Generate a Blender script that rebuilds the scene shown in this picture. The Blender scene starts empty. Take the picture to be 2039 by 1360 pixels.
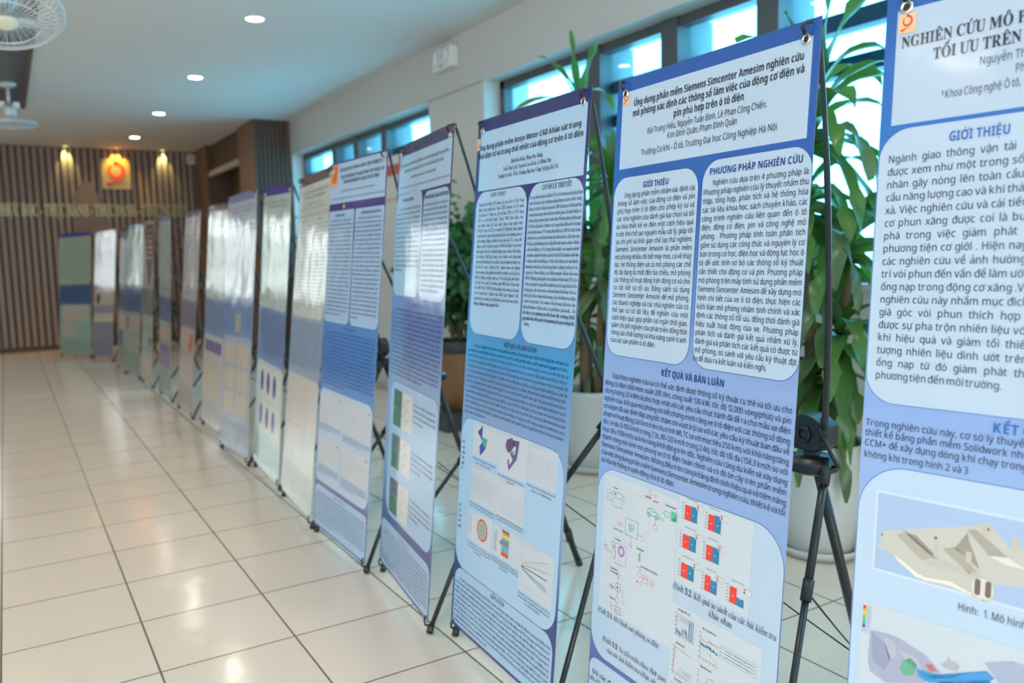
import bpy, bmesh, math, random, unicodedata
from mathutils import Vector, Matrix

R = math.radians
sc = bpy.context.scene
col = sc.collection

# ------------------------------------------------------------------ camera, sky, light, exposure
FPX, YAW, PITCH, ROLL, CAMH = 1628.04, 0.55164, -0.10705, -0.02539, 1.1971
fw = Vector((math.sin(YAW) * math.cos(PITCH), math.cos(YAW) * math.cos(PITCH), math.sin(PITCH)))
rt = Vector((math.cos(YAW), -math.sin(YAW), 0))
up = rt.cross(fw)
r2 = rt * math.cos(ROLL) + up * math.sin(ROLL)
u2 = up * math.cos(ROLL) - rt * math.sin(ROLL)
cd = bpy.data.cameras.new('camera')
cam = bpy.data.objects.new('camera', cd)
col.objects.link(cam)
cam.matrix_world = Matrix(((r2.x, u2.x, -fw.x, 0), (r2.y, u2.y, -fw.y, 0), (r2.z, u2.z, -fw.z, CAMH), (0, 0, 0, 1)))
cd.sensor_width = 36
cd.lens = FPX / 2039 * 36
cd.clip_start = 0.02
cd.dof.use_dof = True
cd.dof.focus_distance = 1.72
cd.dof.aperture_fstop = 2.9
sc.camera = cam

w = bpy.data.worlds.new('sky')
sc.world = w
w.use_nodes = True
bg = w.node_tree.nodes['Background']
bg.inputs[0].default_value = (0.86, 0.95, 1.0, 1)
bg.inputs[1].default_value = 7.0
DOWNLIGHT_W = 3.2
sc.view_settings.view_transform = 'Standard'
sc.view_settings.look = 'None'
sc.view_settings.gamma = 1
sc.view_settings.use_curve_mapping = False
sc.view_settings.exposure = 0.65
sc.cycles.use_denoising = True
sc.cycles.max_bounces = 9
sc.cycles.diffuse_bounces = 5
sc.cycles.glossy_bounces = 4
sc.cycles.transmission_bounces = 6
sc.cycles.transparent_max_bounces = 12
sc.cycles.sample_clamp_indirect = 6
sc.cycles.caustics_reflective = False
sc.cycles.caustics_refractive = False

# ------------------------------------------------------------------ helpers
def P(m):
    return next(n for n in m.node_tree.nodes if n.type == 'BSDF_PRINCIPLED')

def mat(name, c, rough=0.5, metal=0.0, spec=0.5, emis=None, es=0.0):
    m = bpy.data.materials.new(name)
    m.use_nodes = True
    p = P(m)
    p.inputs['Base Color'].default_value = (*c, 1)
    p.inputs['Roughness'].default_value = rough
    p.inputs['Metallic'].default_value = metal
    p.inputs['Specular IOR Level'].default_value = spec
    if emis:
        p.inputs['Emission Color'].default_value = (*emis, 1)
        p.inputs['Emission Strength'].default_value = es
    return m

def noise_col(m, c1, c2, scale=8, detail=4, stretch=(1, 1, 1), bump=0.0, coord='Object'):
    nt = m.node_tree
    tc = nt.nodes.new('ShaderNodeTexCoord')
    mp = nt.nodes.new('ShaderNodeMapping')
    mp.inputs['Scale'].default_value = stretch
    no = nt.nodes.new('ShaderNodeTexNoise')
    no.inputs['Scale'].default_value = scale
    no.inputs['Detail'].default_value = detail
    mx = nt.nodes.new('ShaderNodeMix')
    mx.data_type = 'RGBA'
    mx.inputs['A'].default_value = (*c1, 1)
    mx.inputs['B'].default_value = (*c2, 1)
    L = nt.links.new
    L(tc.outputs[coord], mp.inputs[0]); L(mp.outputs[0], no.inputs[0])
    L(no.outputs[0], mx.inputs[0]); L(mx.outputs['Result'], P(m).inputs['Base Color'])
    if bump:
        b = nt.nodes.new('ShaderNodeBump')
        b.inputs['Strength'].default_value = bump
        b.inputs['Distance'].default_value = 0.01
        L(no.outputs[0], b.inputs['Height']); L(b.outputs[0], P(m).inputs['Normal'])
    return m

class MB:
    """collects shapes and links them as ONE mesh object"""
    def __init__(s):
        s.v = []; s.f = []; s.mi = []; s.mats = []; s.sm = []
    def m(s, m):
        if m not in s.mats: s.mats.append(m)
        return s.mats.index(m)
    def add(s, vs, fs, m, smooth=False):
        o = len(s.v); k = s.m(m)
        s.v += [tuple(x) for x in vs]
        for f in fs:
            s.f.append(tuple(i + o for i in f)); s.mi.append(k); s.sm.append(smooth)
    def box(s, a, b, m):
        x0, y0, z0 = a; x1, y1, z1 = b
        s.add([(x0, y0, z0), (x1, y0, z0), (x1, y1, z0), (x0, y1, z0), (x0, y0, z1), (x1, y0, z1), (x1, y1, z1), (x0, y1, z1)],
              [(0, 3, 2, 1), (4, 5, 6, 7), (0, 1, 5, 4), (1, 2, 6, 5), (2, 3, 7, 6), (3, 0, 4, 7)], m)
    def tube(s, pts, r, m, n=8, cap=True):
        pts = [Vector(p) for p in pts]
        rr = r if isinstance(r, (list, tuple)) else [r] * len(pts)
        vs = []; fs = []
        d0 = (pts[1] - pts[0]).normalized()
        ref = Vector((0, 0, 1)) if abs(d0.z) < 0.9 else Vector((1, 0, 0))
        a = d0.cross(ref).normalized()
        for i, p in enumerate(pts):
            d = (pts[min(i + 1, len(pts) - 1)] - pts[max(i - 1, 0)]).normalized()
            a = (a - d * a.dot(d)).normalized(); b = d.cross(a)
            for k in range(n):
                t = 2 * math.pi * k / n
                vs.append(p + (a * math.cos(t) + b * math.sin(t)) * rr[i])
        for i in range(len(pts) - 1):
            for k in range(n):
                fs.append((i * n + k, i * n + (k + 1) % n, (i + 1) * n + (k + 1) % n, (i + 1) * n + k))
        if cap:
            fs.append(tuple(range(n))[::-1]); fs.append(tuple(range((len(pts) - 1) * n, len(pts) * n)))
        s.add(vs, fs, m, True)
    def lathe(s, prof, m, n=32, c=(0, 0), cap0=True, cap1=False):
        vs = []; fs = []
        for r_, z in prof:
            for k in range(n):
                t = 2 * math.pi * k / n
                vs.append((c[0] + r_ * math.cos(t), c[1] + r_ * math.sin(t), z))
        for i in range(len(prof) - 1):
            for k in range(n):
                fs.append((i * n + k, i * n + (k + 1) % n, (i + 1) * n + (k + 1) % n, (i + 1) * n + k))
        if cap0: fs.append(tuple(range(n))[::-1])
        if cap1: fs.append(tuple(range((len(prof) - 1) * n, len(prof) * n)))
        s.add(vs, fs, m, True)
    def build(s, name, parent=None, loc=None, mw=None):
        me = bpy.data.meshes.new(name)
        me.from_pydata(s.v, [], s.f)
        for x in s.mats: me.materials.append(x)
        me.polygons.foreach_set('material_index', s.mi)
        me.polygons.foreach_set('use_smooth', s.sm)
        me.update()
        o = bpy.data.objects.new(name, me)
        col.objects.link(o)
        if parent: o.parent = parent
        if loc: o.location = loc
        if mw: o.matrix_local = mw
        return o

def bevel(o, wd=0.004, seg=2):
    b = o.modifiers.new('edge', 'BEVEL'); b.width = wd; b.segments = seg; b.limit_method = 'ANGLE'
    return o

def tag(o, label=None, cat=None, group=None, kind=None):
    for k, v in (('label', label), ('category', cat), ('group', group), ('kind', kind)):
        if v: o[k] = v
    return o

def thing(name, label, cat, loc=(0, 0, 0), rz=0, group=None):
    o = bpy.data.objects.new(name, None)
    col.objects.link(o)
    o.location = loc; o.rotation_euler = (0, 0, rz); o.empty_display_size = 0.1
    return tag(o, label, cat, group)

def copy_tree(o, parent=None):
    c = o.copy(); col.objects.link(c); c.parent = parent
    for ch in list(o.children): copy_tree(ch, c)
    return c

def bez(p0, p1, p2, p3, n=12):
    p0, p1, p2, p3 = map(Vector, (p0, p1, p2, p3))
    return [p0 * (1 - t) ** 3 + p1 * 3 * t * (1 - t) ** 2 + p2 * 3 * t * t * (1 - t) + p3 * t ** 3 for t in [i / n for i in range(n + 1)]]

# ------------------------------------------------------------------ materials of the room
M_wall = noise_col(mat('painted_plaster', (.62, .60, .57), .75), (.62, .60, .57), (.58, .56, .53), 3, 3)
M_ceil = mat('ceiling_paint', (.70, .69, .67), .7)
M_white = mat('white_plastic', (.75, .76, .75), .35)
M_black = mat('black_plastic', (.018, .018, .02), .38)
M_rod = noise_col(mat('black_tube', (.022, .02, .022), .33), (.018, .017, .019), (.035, .032, .034), 60, 2)
M_metal = mat('bright_metal', (.75, .75, .74), .22, 1.0)
M_frame = mat('window_frame_metal', (.10, .11, .12), .4, .3)
M_fin = mat('outer_wall', (.25, .28, .30), .8)
M_wood = noise_col(mat('slat_wood', (.26, .19, .15), .5), (.33, .25, .21), (.25, .185, .15), 6, 5, (14, 14, 1), .05)
M_woodback = mat('slat_gap_wood', (.085, .05, .036), .6)
M_woodpl = noise_col(mat('plain_wood', (.2, .11, .06), .5), (.20, .115, .068), (.15, .082, .045), 5, 5, (10, 10, .8))

M_glass = bpy.data.materials.new('tinted_glass')
M_glass.use_nodes = True
nt = M_glass.node_tree; nt.nodes.clear()
go = nt.nodes.new('ShaderNodeOutputMaterial'); gm = nt.nodes.new('ShaderNodeMixShader')
gt = nt.nodes.new('ShaderNodeBsdfTransparent'); gg = nt.nodes.new('ShaderNodeBsdfGlossy'); lw = nt.nodes.new('ShaderNodeLayerWeight'); pw = nt.nodes.new('ShaderNodeMath'); pw.operation = 'POWER'; pw.inputs[1].default_value = 6.0; ad = nt.nodes.new('ShaderNodeMath'); ad.operation = 'MULTIPLY_ADD'; ad.inputs[1].default_value = .9; ad.inputs[2].default_value = .045
gt.inputs[0].default_value = (.115, .46, .65, 1); gg.inputs['Roughness'].default_value = 0.02; lw.inputs[0].default_value = 0.5
nt.links.new(lw.outputs['Facing'], pw.inputs[0]); nt.links.new(pw.outputs[0], ad.inputs[0]); nt.links.new(ad.outputs[0], gm.inputs[0]); nt.links.new(gt.outputs[0], gm.inputs[1]); nt.links.new(gg.outputs[0], gm.inputs[2]); nt.links.new(gm.outputs[0], go.inputs[0])
M_clear = M_glass.copy(); M_clear.name = 'clear_glass'
next(n for n in M_clear.node_tree.nodes if n.type == 'BSDF_TRANSPARENT').inputs[0].default_value = (.57, .56, .55, 1)

M_floor = bpy.data.materials.new('floor_tile')
M_floor.use_nodes = True
nt = M_floor.node_tree; p = P(M_floor); L = nt.links.new
tc = nt.nodes.new('ShaderNodeTexCoord'); mp = nt.nodes.new('ShaderNodeMapping'); br = nt.nodes.new('ShaderNodeTexBrick')
mp.inputs['Location'].default_value = (.1006 + 8.0, -.1033 + 8.0, 0)
br.offset = 0; br.squash = 1
br.inputs['Scale'].default_value = 1
br.inputs['Brick Width'].default_value = .4; br.inputs['Row Height'].default_value = .4
br.inputs['Mortar Size'].default_value = .0035; br.inputs['Mortar Smooth'].default_value = .3; br.inputs['Bias'].default_value = -0.3
br.inputs['Color1'].default_value = (.77, .67, .57, 1); br.inputs['Color2'].default_value = (.80, .70, .60, 1); br.inputs['Mortar'].default_value = (.16, .13, .105, 1)
no = nt.nodes.new('ShaderNodeTexNoise'); no.inputs['Scale'].default_value = 7; no.inputs['Detail'].default_value = 1
no2 = nt.nodes.new('ShaderNodeTexNoise'); no2.inputs['Scale'].default_value = 2.5; no2.inputs['Detail'].default_value = 6
rr = nt.nodes.new('ShaderNodeMapRange'); rr.inputs['To Min'].default_value = .09; rr.inputs['To Max'].default_value = .21
bu = nt.nodes.new('ShaderNodeBump'); bu.inputs['Strength'].default_value = .10; bu.inputs['Distance'].default_value = .012
bu2 = nt.nodes.new('ShaderNodeBump'); bu2.inputs['Strength'].default_value = .4; bu2.inputs['Distance'].default_value = .003; bu2.invert = True
L(tc.outputs['Object'], mp.inputs[0]); L(mp.outputs[0], br.inputs[0]); L(br.outputs['Color'], p.inputs['Base Color'])
L(tc.outputs['Object'], no.inputs[0]); L(tc.outputs['Object'], no2.inputs[0]); L(no2.outputs[0], rr.inputs[0]); L(rr.outputs[0], p.inputs['Roughness'])
L(no.outputs[0], bu.inputs['Height']); L(br.outputs['Fac'], bu2.inputs['Height']); L(bu.outputs[0], bu2.inputs['Normal']); L(bu2.outputs[0], p.inputs['Normal'])

# ------------------------------------------------------------------ the room
XW, ZC, YF = 3.06, 2.85, 13.28           # window wall, ceiling, slatted end wall
XL, YB = -6.0, -4.5
ZS, ZL = 1.03, 2.45                       # window sill and lintel
XG, XO = 3.235, 3.45                      # glass, outer face of the wall

b = MB(); b.box((XL - .3, YB - .3, -.12), (XO, YF + .3, 0), M_floor); tag(b.build('floor'), kind='structure')
b = MB(); b.box((XL - .3, YB - .3, ZC), (XO, YF + .3, ZC + .15), M_ceil); tag(b.build('ceiling'), kind='structure')

# window wall: below the sills, the beam above, the pillars between the openings
W1, W2 = (-3.8, 5.28), (6.18, 9.93)
b = MB()
b.box((XW, YB, 0), (XO, YF, ZS), M_wall)
b.box((XW, YB, ZL), (XO, YF, ZC), M_wall)
b.box((XW, W1[1], ZS), (XO, W2[0], ZL), M_wall)
b.box((XW, W2[1], ZS), (XO, YF, ZL), M_wall)
b.box((XW, YB, ZS), (XO, W1[0], ZL), M_wall)
tag(b.build('wall_right'), kind='structure')
b = MB(); b.box((XW - .004, W1[1], ZL - .004), (XW, W2[0], ZL + .004), mat('seam_filler', (.30, .29, .28), .8)); tag(b.build('trim_1'), kind='structure')

def window(n, y0, y1, posts, rails):
    wn = tag(bpy.data.objects.new('window_%d' % n, None), kind='structure'); col.objects.link(wn)
    f = MB()
    for a, c in (((y0, ZS), (y1, ZS + .06)), ((y0, ZL - .055), (y1, ZL)), ((y0, ZS), (y0 + .06, ZL)), ((y1 - .06, ZS), (y1, ZL))):
        f.box((XG - .035, a[0], a[1]), (XG + .035, c[0], c[1]), M_frame)
    tag(f.build('window_frame', wn), kind='structure')
    for y in posts:
        q = MB(); q.box((XG - .05, y - .066, ZS), (XG + .05, y + .066, ZL), M_frame); tag(q.build('mullion', wn), kind='structure')
        q = MB(); q.box((XG + .055, y - .045, ZS), (XO + .02, y + .045, ZL), M_fin); tag(q.build('outer_fin', wn), kind='structure')
    for z, h in rails:
        q = MB(); q.box((XG + .06, y0, z - h / 2), (XG + .15, y1, z + h / 2), M_fin); tag(q.build('outer_rail', wn), kind='structure')
    g = MB(); g.add([(XG, y0 + .01, ZS), (XG, y1 - .01, ZS), (XG, y1 - .01, ZL), (XG, y0 + .01, ZL)], [(0, 1, 2, 3)], M_glass); tag(g.build('pane', wn), kind='structure')
    s = MB(); s.box((XW - .015, y0 - .01, ZS - .02), (XG - .035, y1 + .01, ZS + .002), mat('sill_paint', (.66, .65, .62), .5)); tag(s.build('window_sill', wn), kind='structure')
window(1, *W1, [4.14, 3.46, 2.78, 1.42, .06, -1.3, -2.66], [(2.20, .075), (2.0, .075), (1.20, .04)])
window(2, *W2, [8.82, 8.16, 7.43], [(2.20, .075), (2.0, .075), (1.20, .04)])

# end wall of vertical slats
b = MB()
DX0, DX1 = -1.9, -.28                     # a window beyond the frame
b.box((DX1, YF, 0), (XO, YF + .3, ZC), M_woodback)
b.box((XL - .3, YF, 0), (DX0, YF + .3, ZC), M_woodback)
b.box((DX0, YF, 2.35), (DX1, YF + .3, ZC), M_woodback); b.box((DX0, YF, 0), (DX1, YF + .3, 1.0), M_woodback)
x = DX1 + .02
while x < XW - .02:
    b.box((x, YF - .035, 0), (x + .052, YF, ZC), M_wood); x += .0885
tag(b.build('wall_far'), kind='structure')
b = MB(); b.box((DX1 + .02, YF - .05, 0), (2.5, YF - .035, .07), M_woodback); tag(b.build('baseboard_far'), kind='structure')
wf = tag(bpy.data.objects.new('window_4', None), kind='structure'); col.objects.link(wf)
q = MB()
for x in (DX0, -1.12, DX1 - .06):
    q.box((x, YF + .03, 1.0), (x + .06, YF + .09, 2.35), M_frame)
q.box((DX0, YF + .03, 2.27), (DX1, YF + .09, 2.35), M_frame); q.box((DX0, YF + .03, 1.0), (DX1, YF + .09, 1.08), M_frame)
tag(q.build('window_frame', wf), kind='structure')
q = MB(); q.add([(DX0, YF + .06, 1.0), (DX1, YF + .06, 1.0), (DX1, YF + .06, 2.35), (DX0, YF + .06, 2.35)], [(0, 1, 2, 3)], M_clear); tag(q.build('pane', wf), kind='structure')

# wall behind the camera and the glazed wall opposite the posters
b = MB(); b.box((XL - .3, YB - .3, 0), (-4.2, YB, ZC), M_wall); b.box((1.6, YB - .3, 0), (XO, YB, ZC), M_wall); b.box((-4.2, YB - .3, 2.5), (1.6, YB, ZC), M_wall); tag(b.build('wall_back'), kind='structure')
q = MB(); q.add([(-4.2, YB - .15, 0), (1.6, YB - .15, 0), (1.6, YB - .15, 2.5), (-4.2, YB - .15, 2.5)], [(0, 1, 2, 3)], M_clear); tag(q.build('door_1'), kind='structure')
b = MB()
b.box((XL - .3, 1.9, .25), (XL, YF, 2.5), M_wall); b.box((XL - .3, YB, 0), (XL, YF, .25), M_wall); b.box((XL - .3, YB, 2.5), (XL, YF, ZC), M_wall)
for y in (YB, -1.6, 1.5):
    b.box((XL - .3, y, .25), (XL, y + .4, 2.5), M_wall)
tag(b.build('wall_left'), kind='structure')
q = MB(); q.add([(XL - .15, YB, .25), (XL - .15, 1.9, .25), (XL - .15, 1.9, 2.5), (XL - .15, YB, 2.5)], [(0, 1, 2, 3)], M_clear); tag(q.build('window_3'), kind='structure')

# slatted columns beside the window wall
M_wood2 = noise_col(mat('column_slat_wood', (.15, .105, .085), .5), (.14, .095, .082), (.10, .068, .057), 6, 5, (14, 14, 1), .05); P(M_wood2).inputs['Roughness'].default_value = .75; P(M_wood2).inputs['Specular IOR Level'].default_value = .2
def column(n, x0, y0, x1, y1):
    c = MB(); c.box((x0, y0 + .03, 0), (x1, y1, ZC), M_woodpl)
    x = x0
    while x < x1 - .03:
        c.box((x, y0, 0), (x + .034, y0 + .03, ZC), M_wood2); x += .052
    tag(c.build('trim_%d' % n), kind='structure')
column(2, 2.62, 9.95, XW, 10.72)
column(3, 2.58, 12.42, XW, YF - .04)
b = MB(); b.box((2.60, 10.72, 2.40), (2.66, 12.42, 2.47), mat('pale_rail', (.45, .38, .32), .5)); b.box((2.66, 10.72, 2.47), (XW, 12.42, ZC), M_woodback); b.box((2.95, 10.72, 0), (XW, 12.42, 2.47), M_woodpl)
tag(b.build('trim_4'), kind='structure')

# dark band in the ceiling that carries the fans
M_strip = noise_col(mat('dark_ceiling_panel', (.05, .05, .055), .35), (.085, .088, .095), (.06, .062, .067), 4, 3, (20, 1, 1))
b = MB(); b.box((-.55, YB, ZC - .012), (.29, 10.12, ZC), M_strip); b.box((.29, YB, ZC - .018), (.318, 10.14, ZC), mat('strip_edge', (.12, .085, .06), .5)); b.box((-.55, 10.12, ZC - .018), (.318, 10.14, ZC), M_strip)
tag(b.build('trim_5'), kind='structure')

# ------------------------------------------------------------------ ceiling lamps
M_ring = mat('lamp_trim', (.8, .8, .78), .4)
M_lamp = mat('lamp_diffuser', (.9, .9, .88), .5, emis=(1, .93, .80), es=24)
def downlight(x, y, label, group=None, z=ZC):
    t = thing('ceiling_downlight', label, 'ceiling light', (x, y, z), 0, group)
    q = MB(); q.lathe([(.062, -.001), (.068, -.001), (.068, -.006), (.062, -.008), (.057, -.004)], M_ring, 28, cap0=False); q.build('trim_ring', t)
    q = MB(); q.lathe([(.056, -.0035), (.02, -.0045)], M_lamp, 28, cap0=False, cap1=True); q.build('diffuser', t)
    l = bpy.data.lights.new('downlight_bulb', 'AREA'); l.shape = 'DISK'; l.size = .11; l.energy = DOWNLIGHT_W; l.color = (1, .90, .74); l.spread = R(150)
    o = bpy.data.objects.new('bulb', l); col.objects.link(o); o.parent = t; o.location = (0, 0, -.012)
names = {5.87: 'lit round ceiling downlight closest to the window beam, largest of the row', 7.93: 'lit round ceiling downlight second along the row toward the slatted wall',
         9.98: 'lit round ceiling downlight third along the row toward the slatted wall', 11.97: 'lit round ceiling downlight last in the row before the emblem'}
for y, lb in names.items(): downlight(1.60, y, lb)
for y in (-2.35, -.3, 1.75, 3.8): downlight(1.60, y, 'round ceiling downlight overhead nearer the entrance, outside the picture', 'overhead downlights')
for y in (-2.35, -.3, 1.75, 3.8, 5.87, 7.93, 9.98, 11.97): downlight(-2.2, y, 'round ceiling downlight beyond the dark ceiling band, unseen and added for its light', 'added downlights beyond the band')  # unseen row, added only to brighten the hall
for y in (-.3, 1.75, 3.8, 5.87, 7.93): downlight(-.14, y, 'round downlight set in the dark ceiling band, outside the picture', 'downlights in the band', ZC - .012)
for y in (1.75, 5.87, 9.98): downlight(-4.6, y, 'round ceiling downlight by the glazed wall, outside the picture', 'downlights by the glazed wall')

def spot(x, colr, pw, label, y=YF - .15, ang=50):
    t = thing('recessed_spotlight', label, 'spotlight', (x, y, ZC))
    q = MB(); q.lathe([(.028, -.001), (.035, -.001), (.035, -.006), (.028, -.006)], M_ring, 20, cap0=False); q.build('trim_ring', t)
    q = MB(); q.lathe([(.028, -.003), (.01, -.0035)], mat('spot_lens', (.9, .9, .85), .4, emis=colr, es=3), 20, cap0=False, cap1=True); q.build('lens', t)
    l = bpy.data.lights.new('spot_bulb', 'SPOT'); l.energy = pw; l.color = colr; l.spot_size = R(ang); l.spot_blend = .7; l.shadow_soft_size = .015
    o = bpy.data.objects.new('bulb', l); col.objects.link(o); o.parent = t; o.location = (0, 0, -.02); o.rotation_euler = (R(10), 0, 0)
spot(.86, (1, .93, .36), 20, 'recessed ceiling spotlight shining yellow on the bare slats before the emblem', YF - .074, 66)
spot(2.13, (1, .93, .36), 20, 'recessed ceiling spotlight shining yellow on the slats beside the brown column', YF - .074, 66)
spot(1.50, (1, .48, .07), 34, 'recessed ceiling spotlight shining orange down onto the gold emblem', YF - .128, 96)

# ------------------------------------------------------------------ ceiling fans
M_fanw = mat('fan_metal', (.62, .66, .68), .4, .2)
M_fanb = mat('fan_blade_plastic', (.55, .62, .68), .35)
def fan(x, y, zc, tilt, rz, r, label):
    t = thing('ceiling_fan', label, 'fan', (x, y, ZC), rz)
    d = zc - ZC
    q = MB(); q.lathe([(.0, -.012), (.075, -.012), (.075, -.03), (.045, -.05), (.0, -.05)], M_fanw, 24); q.build('ceiling_mount', t)
    q = MB(); q.tube([(0, 0, -.045), (0, 0, d + .16)], .016, M_fanw, 12); q.build('stem', t)
    rot = Matrix.Translation((0, 0, d + .16)) @ Matrix.Rotation(tilt, 4, 'X')
    q = MB(); q.lathe([(.0, .0), (.05, .0), (.062, -.03), (.062, -.09), (.04, -.12), (0, -.12)], M_fanw, 24)
    q.box((-.085, -.03, -.02), (-.03, .03, .03), M_fanw); q.box((.03, -.03, -.02), (.085, .03, .03), M_fanw)
    q.build('motor_housing', t, mw=rot)
    q = MB()
    zt, zb = -.10, -.20
    for rr_, z in ((r, -.15), (r * .985, -.165), (r * .985, -.135), (r * .6, -.118), (r * .6, -.197), (r * .85, -.188)):
        th = .007 if rr_ == r else .0028
        q.tube([(rr_ * math.cos(a), rr_ * math.sin(a), z) for a in [2 * math.pi * k / 40 for k in range(41)]], th, M_fanw, 6, False)
    for k in range(44):
        a = 2 * math.pi * k / 44; c_, s_ = math.cos(a), math.sin(a)
        q.tube([(.05 * c_, .05 * s_, zb), (r * .6 * c_, r * .6 * s_, -.197), (r * .9 * c_, r * .9 * s_, -.182), (r * c_, r * s_, -.15), (r * .9 * c_, r * .9 * s_, -.124), (.06 * c_, .06 * s_, zt)], .0016, M_fanw, 4, False)
    q.build('wire_grille', t, mw=rot)
    q = MB(); q.lathe([(0, -.206), (.035, -.205), (.05, -.2), (.05, -.194)], mat('fan_badge', (.75, .72, .55), .4), 24); q.build('badge', t, mw=rot)
    for k in range(3):
        a = 2 * math.pi * k / 3 + .4
        vs = []; fs = []
        for i in range(7):
            u = .03 + (r * .86 - .03) * i / 6; wd = .03 + .05 * math.sin(math.pi * min(1, i / 5.2))
            for s_, z in ((-1, -.165), (1, -.143)):
                ang = a + s_ * wd / max(u, .06) * .5
                vs.append((u * math.cos(ang), u * math.sin(ang), z)); vs.append((u * math.cos(ang), u * math.sin(ang), z + .002))
        for i in range(6):
            o = i * 4
            fs += [(o, o + 2, o + 6, o + 4), (o + 1, o + 5, o + 7, o + 3), (o, o + 4, o + 5, o + 1), (o + 2, o + 3, o + 7, o + 6)]
        fs += [(0, 1, 3, 2), (24, 26, 27, 25)]
        q = MB(); q.add(vs, fs, M_fanb, True); q.build('blade', t, mw=rot)
fan(.08, 4.4, 2.28, R(-24), R(8), .235, 'caged ceiling fan seen from below, nearest on the dark ceiling band')
fan(.15, 8.80, 2.48, R(3), 0, .215, 'caged ceiling fan farther along the dark ceiling band, seen edge-on')

# ------------------------------------------------------------------ emergency light, speaker, red-headed board
t = thing('emergency_light', 'white twin-lamp emergency light fixed high on the beam above the windows', 'emergency light', (XW, 5.8, 2.70))
q = MB(); q.box((-.07, -.16, -.075), (0, .16, .085), M_white); bevel(q.build('body', t), .012, 3)
for s in (-.085, .085):
    q = MB(); q.lathe([(0, 0), (.05, 0), (.055, .02), (.048, .026), (0, .026)], mat('lamp_lens', (.7, .74, .78), .15), 20)
    q.build('lamp_head', t, mw=Matrix.Translation((-.07, s, .015)) @ Matrix.Rotation(R(-90), 4, 'Y'))
q = MB(); q.box((-.072, -.03, -.06), (-.069, .03, -.045), mat('indicator_strip', (.3, .32, .34), .4)); q.build('indicator', t)
t = thing('wall_speaker', 'small white box speaker high in the corner of the slatted wall', 'speaker', (2.52, YF - .035, 2.74))
q = MB(); q.box((-.055, -.10, -.075), (.055, 0, .06), M_white); bevel(q.build('cabinet', t), .012, 2)
q = MB(); q.box((-.045, -.104, -.065), (.045, -.099, .05), mat('speaker_cloth', (.5, .52, .54), .9)); q.build('grille', t)

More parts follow.
